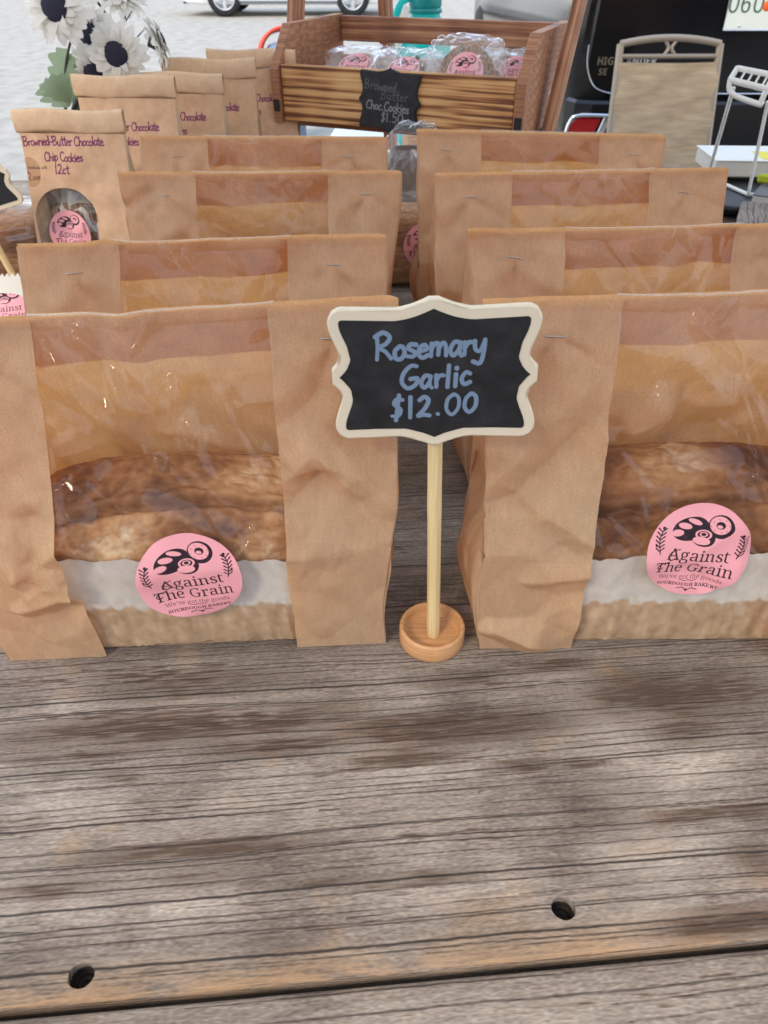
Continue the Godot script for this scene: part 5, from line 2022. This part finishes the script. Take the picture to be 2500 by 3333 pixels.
func make_jug_table() -> void:
	var t := thing("folding_table", "white plastic folding table behind the torched cookie tray", "table", Vector3(0.12, 0, -2.15), deg_to_rad(-4))
	var top := 0.70
	part(t, "table_top", box(Vector3(0.56, 0.040, 0.60), 0.010), M.pale_plastic, Vector3(0, top - 0.02, 0))
	for x in [-0.22, 0.22]:
		for z in [-0.22, 0.22]:
			part(t, "leg", tube([Vector3(x, 0, z * 1.1), Vector3(x, top - 0.04, z)], 0.013, 10), M.grey_plastic)
		part(t, "leg_brace", tube([Vector3(x, 0.2, -0.235), Vector3(x, 0.2, 0.235)], 0.010, 8), M.grey_plastic)
	var j := thing("water_jug", "turquoise translucent water jug with screw cap and side handle", "jug", Vector3(0.098, top, -2.12), 0.2)
	var prof := [Vector2(0.0, 0.0), Vector2(0.052, 0.0), Vector2(0.062, 0.006), Vector2(0.064, 0.02), Vector2(0.064, 0.10), Vector2(0.0615, 0.106), Vector2(0.0615, 0.112), Vector2(0.064, 0.118), Vector2(0.064, 0.232), Vector2(0.060, 0.252), Vector2(0.048, 0.270), Vector2(0.036, 0.280), Vector2(0.034, 0.292)]
	part(j, "body", lathe(prof, 40), M.teal)
	part(j, "neck_ring", lathe([Vector2(0.034, 0.286), Vector2(0.040, 0.288), Vector2(0.040, 0.296), Vector2(0.034, 0.298)], 36), M.teal_dark)
	part(j, "cap", lathe([Vector2(0.037, 0.298), Vector2(0.0385, 0.302), Vector2(0.0385, 0.332), Vector2(0.034, 0.340), Vector2(0.0, 0.340)], 36), M.teal_dark)
	part(j, "handle", tube(smooth_path([Vector3(-0.030, 0.318, 0.0), Vector3(-0.058, 0.310, 0.01), Vector3(-0.078, 0.270, 0.012), Vector3(-0.082, 0.200, 0.010), Vector3(-0.066, 0.150, 0.004)], 6), 0.0085, 12), M.teal)
	part(j, "strap", box(Vector3(0.016, 0.085, 0.004), 0.001), M.white_wire, Vector3(-0.062, 0.262, 0.030), Vector3(0, 0, deg_to_rad(-14)))
	var bx := thing("carton", "tan cardboard carton under the cookie tray's edge", "carton", Vector3(0.20, top, -1.97), 0.06)
	part(bx, "box_body", box(Vector3(0.30, 0.06, 0.16), 0.003), M.kraft, Vector3(0, 0.030, 0))
	part(bx, "lid_flap", box(Vector3(0.302, 0.003, 0.10), 0.001), M.kraft, Vector3(0, 0.0618, 0.025))

func make_cord_reel() -> void:
	var t := thing("cord_reel", "grey-blue canister with an orange extension cord coiled over its top", "canister", Vector3(-0.70, -0.01, -6.0), 0.3)
	var prof := [Vector2(0.0, 0.0), Vector2(0.12, 0.0), Vector2(0.13, 0.02), Vector2(0.13, 0.50), Vector2(0.124, 0.55), Vector2(0.10, 0.585), Vector2(0.05, 0.60), Vector2(0.0, 0.60)]
	part(t, "tank", lathe(prof, 36), M.blue_plastic)
	part(t, "front_plate", box(Vector3(0.16, 0.22, 0.02), 0.008), M.grey_plastic, Vector3(0, 0.45, 0.125))
	part(t, "dial", lathe([Vector2(0.0, 0.03), Vector2(0.035, 0.03), Vector2(0.042, 0.022), Vector2(0.046, 0.0)], 24), M.pale_plastic, Vector3(0.02, 0.53, 0.13), Vector3(PI / 2, 0, 0))
	var c := thing("extension_cord", "orange extension cord looped in a coil over the grey-blue canister", "cord", Vector3(-0.70, 0.0, -6.0), 0.3)
	for k in 6:
		var path := []
		for i in 41:
			var a := lerpf(-0.35, PI + 0.35, i / 40.0)
			path.append(Vector3(cos(a) * (0.150 + 0.008 * (k % 3)), 0.52 + sin(a) * (0.135 + 0.011 * (k / 2)), -0.05 + 0.020 * k))
		part(c, "loop", tube(path, 0.0095, 8), M.orange_cord)

func wheel(t: Node3D, at: Vector3, r: float, wd: float, turn: float) -> void:
	var w := Node3D.new()
	w.name = "wheel"
	t.add_child(w, true)
	w.position = at
	w.rotation = Vector3(0, turn, 0)
	# axis along local z: lathe is round y, so lay it down
	var tyre := [Vector2(r * 0.66, -wd / 2), Vector2(r * 0.86, -wd / 2 - 0.006), Vector2(r * 0.97, -wd / 2 + 0.02), Vector2(r, -wd / 4), Vector2(r, wd / 4), Vector2(r * 0.97, wd / 2 - 0.02), Vector2(r * 0.86, wd / 2 + 0.006), Vector2(r * 0.66, wd / 2)]
	part(w, "tyre", lathe(tyre, 48), M.rubber, Vector3.ZERO, Vector3(PI / 2, 0, 0))
	var rim := part(w, "rim", lathe([Vector2(r * 0.67, wd / 2 - 0.004), Vector2(r * 0.63, wd / 2 + 0.002), Vector2(r * 0.60, wd / 2 - 0.012), Vector2(r * 0.58, wd / 2 - 0.10), Vector2(0.0, wd / 2 - 0.11)], 40), M.alloy, Vector3.ZERO, Vector3(PI / 2, 0, 0))
	for k in 5:
		var a := TAU * k / 5.0 + 0.3
		var sp := part(rim, "spoke", box(Vector3(r * 0.60, 0.018, r * 0.20), 0.006), M.alloy, Vector3(cos(a) * r * 0.31, wd / 2 - 0.014, sin(a) * r * 0.31), Vector3(0, -a, 0))
		sp.name = "spoke" if k == 0 else "spoke_%03d" % k
	part(rim, "hub_cap", lathe([Vector2(0.0, wd / 2 + 0.002), Vector2(r * 0.13, wd / 2), Vector2(r * 0.16, wd / 2 - 0.02)], 20), M.alloy)

# sections across the car: [z, half width, floor, belt, top, roof half width]
func car_shell(sections: Array) -> ArrayMesh:
	var pts := PackedVector3Array()
	var uvs := PackedVector2Array()
	var cols := 0
	for s in sections:
		var w: float = s[1]
		var yb: float = s[2]
		var bl: float = s[3]
		var tp: float = s[4]
		var rw: float = s[5]
		var half := [Vector2(0, yb), Vector2(0.82 * w, yb), Vector2(0.93 * w, yb + 0.05), Vector2(0.975 * w, yb + 0.16), Vector2(w, lerpf(yb, bl, 0.5)), Vector2(0.992 * w, lerpf(yb, bl, 0.8)), Vector2(0.97 * w, bl - 0.02), Vector2(0.95 * w, bl), Vector2(lerpf(0.95 * w, rw, 0.5), lerpf(bl, tp, 0.5)), Vector2(rw, tp - 0.07), Vector2(rw * 0.9, tp - 0.02), Vector2(rw * 0.6, tp), Vector2(0, tp + 0.01)]
		var ring := []
		for p in smooth_path(half, 3):
			ring.append(p)
		for i in range(ring.size() - 2, 0, -1):
			ring.append(Vector2(-ring[i].x, ring[i].y))
		ring.append(ring[0])
		cols = ring.size()
		for p: Vector2 in ring:
			pts.append(Vector3(p.x, p.y, s[0]))
			uvs.append(Vector2(p.x, p.y))
	return sheet(pts, uvs, cols)

func closed_ends(first: Array, last: Array, sections: Array) -> Array:
	return [first] + sections + [last]

func make_suv() -> void:
	var o := Vector3(1.775, 0, -3.72)
	var t := thing("black_suv", "black SUV with a silver HIGHLANDER badge and rear plate behind the patio chair", "car", o)
	var sec := [[0.0, 0.50, 0.62, 0.80, 0.90, 0.40], [0.0, 0.925, 0.42, 0.98, 1.02, 0.66], [-0.03, 0.95, 0.36, 1.04, 1.22, 0.70], [-0.10, 0.965, 0.32, 1.06, 1.52, 0.72], [-0.25, 0.972, 0.30, 1.06, 1.68, 0.72], [-0.6, 0.978, 0.29, 1.06, 1.73, 0.72], [-2.0, 0.98, 0.28, 1.05, 1.75, 0.74], [-2.9, 0.98, 0.28, 1.04, 1.66, 0.72], [-3.35, 0.975, 0.28, 1.04, 1.30, 0.78], [-3.6, 0.97, 0.28, 1.04, 1.14, 0.86], [-4.4, 0.95, 0.28, 0.98, 1.02, 0.84], [-4.7, 0.88, 0.30, 0.90, 0.95, 0.74], [-4.82, 0.72, 0.36, 0.78, 0.84, 0.58], [-4.84, 0.4, 0.45, 0.7, 0.74, 0.3]]
	part(t, "body", car_shell(sec), M.black_paint)
	# rear bumper with its ledge
	var bump := PackedVector2Array()
	for q in [[-0.93, -0.16], [-0.955, -0.05], [-0.93, 0.03], [-0.86, 0.065], [-0.6, 0.085], [0.6, 0.085], [0.86, 0.065], [0.93, 0.03], [0.955, -0.05], [0.93, -0.16]]:
		bump.append(Vector2(q[0], q[1]))
	part(t, "rear_bumper", prism(bump, 0.33, 0.575, 0.012), M.black_paint, Vector3.ZERO, Vector3(-PI / 2, 0, 0)).basis = Basis(Vector3(1, 0, 0), Vector3(0, 0, 1), Vector3(0, 1, 0))
	part(t, "bumper_skirt", box(Vector3(1.62, 0.14, 0.10), 0.03), M.black_plastic, Vector3(0, 0.32, 0.04))
	# liftgate: a proud panel with rounded lower corners
	var gate := PackedVector2Array()
	for k in 9:
		var a := PI + PI / 2 * k / 8.0
		gate.append(Vector2(-0.775 + 0.13 * cos(a), 0.725 + 0.13 * sin(a)))
	for k in 9:
		var a := -PI / 2 + PI / 2 * k / 8.0
		gate.append(Vector2(0.775 + 0.13 * cos(a), 0.725 + 0.13 * sin(a)))
	gate.append(Vector2(0.885, 1.03))
	gate.append(Vector2(-0.885, 1.03))
	var g := part(t, "liftgate", prism(gate, -0.02, 0.032, 0.010), M.black_paint)
	part(g, "trim_line", tube([Vector3(-0.775, 0.598, 0.030), Vector3(0.775, 0.598, 0.030)], 0.004, 8), M.chrome)
	part(g, "trim_line", tube(smooth_path([Vector3(-0.903, 0.78, 0.024), Vector3(-0.897, 0.70, 0.026), Vector3(-0.855, 0.625, 0.028), Vector3(-0.775, 0.598, 0.030)], 6), 0.0035, 8), M.chrome)
	var f := SystemFont.new()
	f.font_names = PackedStringArray(["Droid Sans"])
	f.font_weight = 700
	f.font_italic = true
	part(g, "badge", text_mesh("HIGHLANDER", 0.040, 0.004, f), M.chrome, Vector3(-0.862, 0.722, 0.034)).mesh.horizontal_alignment = HORIZONTAL_ALIGNMENT_LEFT
	part(g, "trim_badge", text_mesh("SE", 0.034, 0.004, f), M.chrome, Vector3(-0.848, 0.682, 0.034)).mesh.horizontal_alignment = HORIZONTAL_ALIGNMENT_LEFT
	# licence plate
	var pl := part(t, "licence_plate", box(Vector3(0.305, 0.152, 0.004), 0.0015), M.plate, Vector3(-0.203, 0.912, 0.042))
	part(pl, "plate_rim", tube([Vector3(-0.154, 0.078, 0), Vector3(-0.154, -0.078, 0), Vector3(0.154, -0.078, 0), Vector3(0.154, 0.078, 0), Vector3(-0.154, 0.078, 0)], 0.004, 6), M.chrome)
	var pf := SystemFont.new()
	pf.font_names = PackedStringArray(["Droid Sans Mono"])
	part(pl, "plate_number", text_mesh("060", 0.086, 0.001, pf), M.plate_ink, Vector3(-0.080, 0.012, 0.0026))
	part(pl, "orange_emblem", lathe([Vector2(0.0, 0.001), Vector2(0.018, 0.001), Vector2(0.019, 0.0)], 20), M.orange_print, Vector3(0.006, 0.006, 0.0022), Vector3(PI / 2, 0, 0))
	part(pl, "orange_emblem", lathe([Vector2(0.0, 0.001), Vector2(0.014, 0.001), Vector2(0.015, 0.0)], 20), M.orange_print, Vector3(0.024, 0.026, 0.0022), Vector3(PI / 2, 0, 0))
	part(pl, "screw", lathe([Vector2(0.0, 0.004), Vector2(0.005, 0.003), Vector2(0.006, 0.0)], 12), M.chrome, Vector3(-0.09, -0.062, 0.002), Vector3(PI / 2, 0, 0))
	# bumper reflectors with chrome surrounds
	for s in [-1.0, 1.0]:
		var lamp := PackedVector2Array([Vector2(-0.075, -0.045), Vector2(0.040, -0.045), Vector2(0.072, 0.040), Vector2(-0.030, 0.040), Vector2(-0.062, 0.018)])
		if s > 0.0:
			for i in lamp.size():
				lamp[i].x = -lamp[i].x
		var l := part(t, "reflector", prism(lamp, 0.0, 0.012, 0.003), M.red_lens, Vector3(s * 0.885, 0.470, 0.060))
		part(l, "chrome_bar", tube(smooth_path([Vector3(s * 0.082, -0.05, 0.008), Vector3(s * 0.066, 0.022, 0.010), Vector3(s * 0.030, 0.050, 0.012), Vector3(-s * 0.11, 0.050, 0.018)], 5), 0.008, 8), M.chrome)
		part(l, "chrome_slash", box(Vector3(0.030, 0.095, 0.006), 0.002), M.chrome, Vector3(-s * 0.085, 0.0, 0.012), Vector3(0, 0, s * 0.33))
		var tl := part(t, "tail_light", prism(PackedVector2Array([Vector2(-0.10, -0.10), Vector2(0.08, -0.06), Vector2(0.10, 0.09), Vector2(-0.09, 0.11)]), 0.0, 0.03, 0.008), M.red_lens, Vector3(s * 0.80, 1.10, -0.005))
		tl.name = "tail_light" if s < 0 else "tail_light_001"
	part(t, "rear_window", prism(PackedVector2Array([Vector2(-0.62, 1.14), Vector2(0.62, 1.14), Vector2(0.56, 1.50), Vector2(-0.56, 1.50)]), -0.012, 0.0, 0.004), M.auto_glass, Vector3(0, 0.14, -0.01), Vector3(deg_to_rad(-10), 0, 0))
	for z in [-0.98, -3.78]:
		for s in [-1.0, 1.0]:
			wheel(t, Vector3(s * 0.86, 0.365, z), 0.375, 0.24, PI / 2 if s > 0 else -PI / 2)
	for s in [-1.0, 1.0]:
		part(t, "side_window", prism(PackedVector2Array([Vector2(-1.3, 1.10), Vector2(1.5, 1.10), Vector2(1.1, 1.50), Vector2(-1.0, 1.54)]), -0.02, 0.004, 0.002), M.auto_glass, Vector3(s * 0.90, 0, -1.85), Vector3(0, s * PI / 2, 0))
		part(t, "door_handle", box(Vector3(0.02, 0.03, 0.16), 0.008), M.black_paint, Vector3(s * 0.985, 0.96, -1.7))
		part(t, "side_mirror", box(Vector3(0.16, 0.13, 0.10), 0.03), M.black_paint, Vector3(s * 1.06, 1.10, -3.1))

func make_white_car() -> void:
	var o := Vector3(-1.91, -0.012, -18.75)
	var t := thing("white_car", "white sedan parked side-on across the sandy lot", "car", o, deg_to_rad(-89.0))
	# length runs along local z; the near side faces the stall
	var sec := [[2.22, 0.30, 0.34, 0.62, 0.66, 0.2], [2.20, 0.66, 0.26, 0.68, 0.74, 0.5], [2.05, 0.82, 0.21, 0.74, 0.80, 0.66], [1.6, 0.88, 0.19, 0.82, 0.90, 0.74], [1.0, 0.90, 0.19, 0.90, 1.02, 0.74], [0.55, 0.90, 0.19, 0.92, 1.34, 0.62], [0.1, 0.90, 0.19, 0.92, 1.44, 0.60], [-0.7, 0.90, 0.19, 0.92, 1.43, 0.60], [-1.25, 0.90, 0.19, 0.94, 1.22, 0.62], [-1.6, 0.89, 0.20, 0.94, 1.04, 0.70], [-2.1, 0.84, 0.24, 0.88, 0.98, 0.66], [-2.24, 0.70, 0.30, 0.80, 0.88, 0.5], [-2.27, 0.30, 0.40, 0.7, 0.76, 0.2]]
	part(t, "body", car_shell(sec), M.white_paint)
	for s in [-1.0, 1.0]:
		part(t, "sill_trim", box(Vector3(0.03, 0.035, 2.0), 0.01), M.grey_plastic, Vector3(s * 0.875, 0.235, 0.0))
		part(t, "sill", box(Vector3(0.06, 0.09, 2.06), 0.02), M.white_paint, Vector3(s * 0.875, 0.30, 0.0))
		for z in [1.29, -1.27]:
			wheel(t, Vector3(s * 0.80, 0.325, z), 0.335, 0.21, PI / 2 if s > 0 else -PI / 2)
			part(t, "wheel_arch", tube(arc_path(Vector3(s * 0.895, 0.325, z), 0.372), 0.012, 8), M.white_paint)
		part(t, "side_window", prism(PackedVector2Array([Vector2(-0.95, 0.96), Vector2(1.0, 0.96), Vector2(0.5, 1.28), Vector2(-0.55, 1.30)]), -0.02, 0.004, 0.002), M.auto_glass, Vector3(s * 0.80, 0, 0.0), Vector3(0, s * PI / 2, 0))
		part(t, "door_handle", box(Vector3(0.02, 0.03, 0.14), 0.008), M.white_paint, Vector3(s * 0.905, 0.80, -0.1))
	part(t, "front_bumper_lip", box(Vector3(1.3, 0.03, 0.12), 0.01), M.black_plastic, Vector3(0, 0.22, 2.10))

func arc_path(c: Vector3, r: float) -> Array:
	var out := []
	for k in 19:
		var a := PI * k / 18.0
		out.append(c + Vector3(0, sin(a) * r, cos(a) * r))
	return out
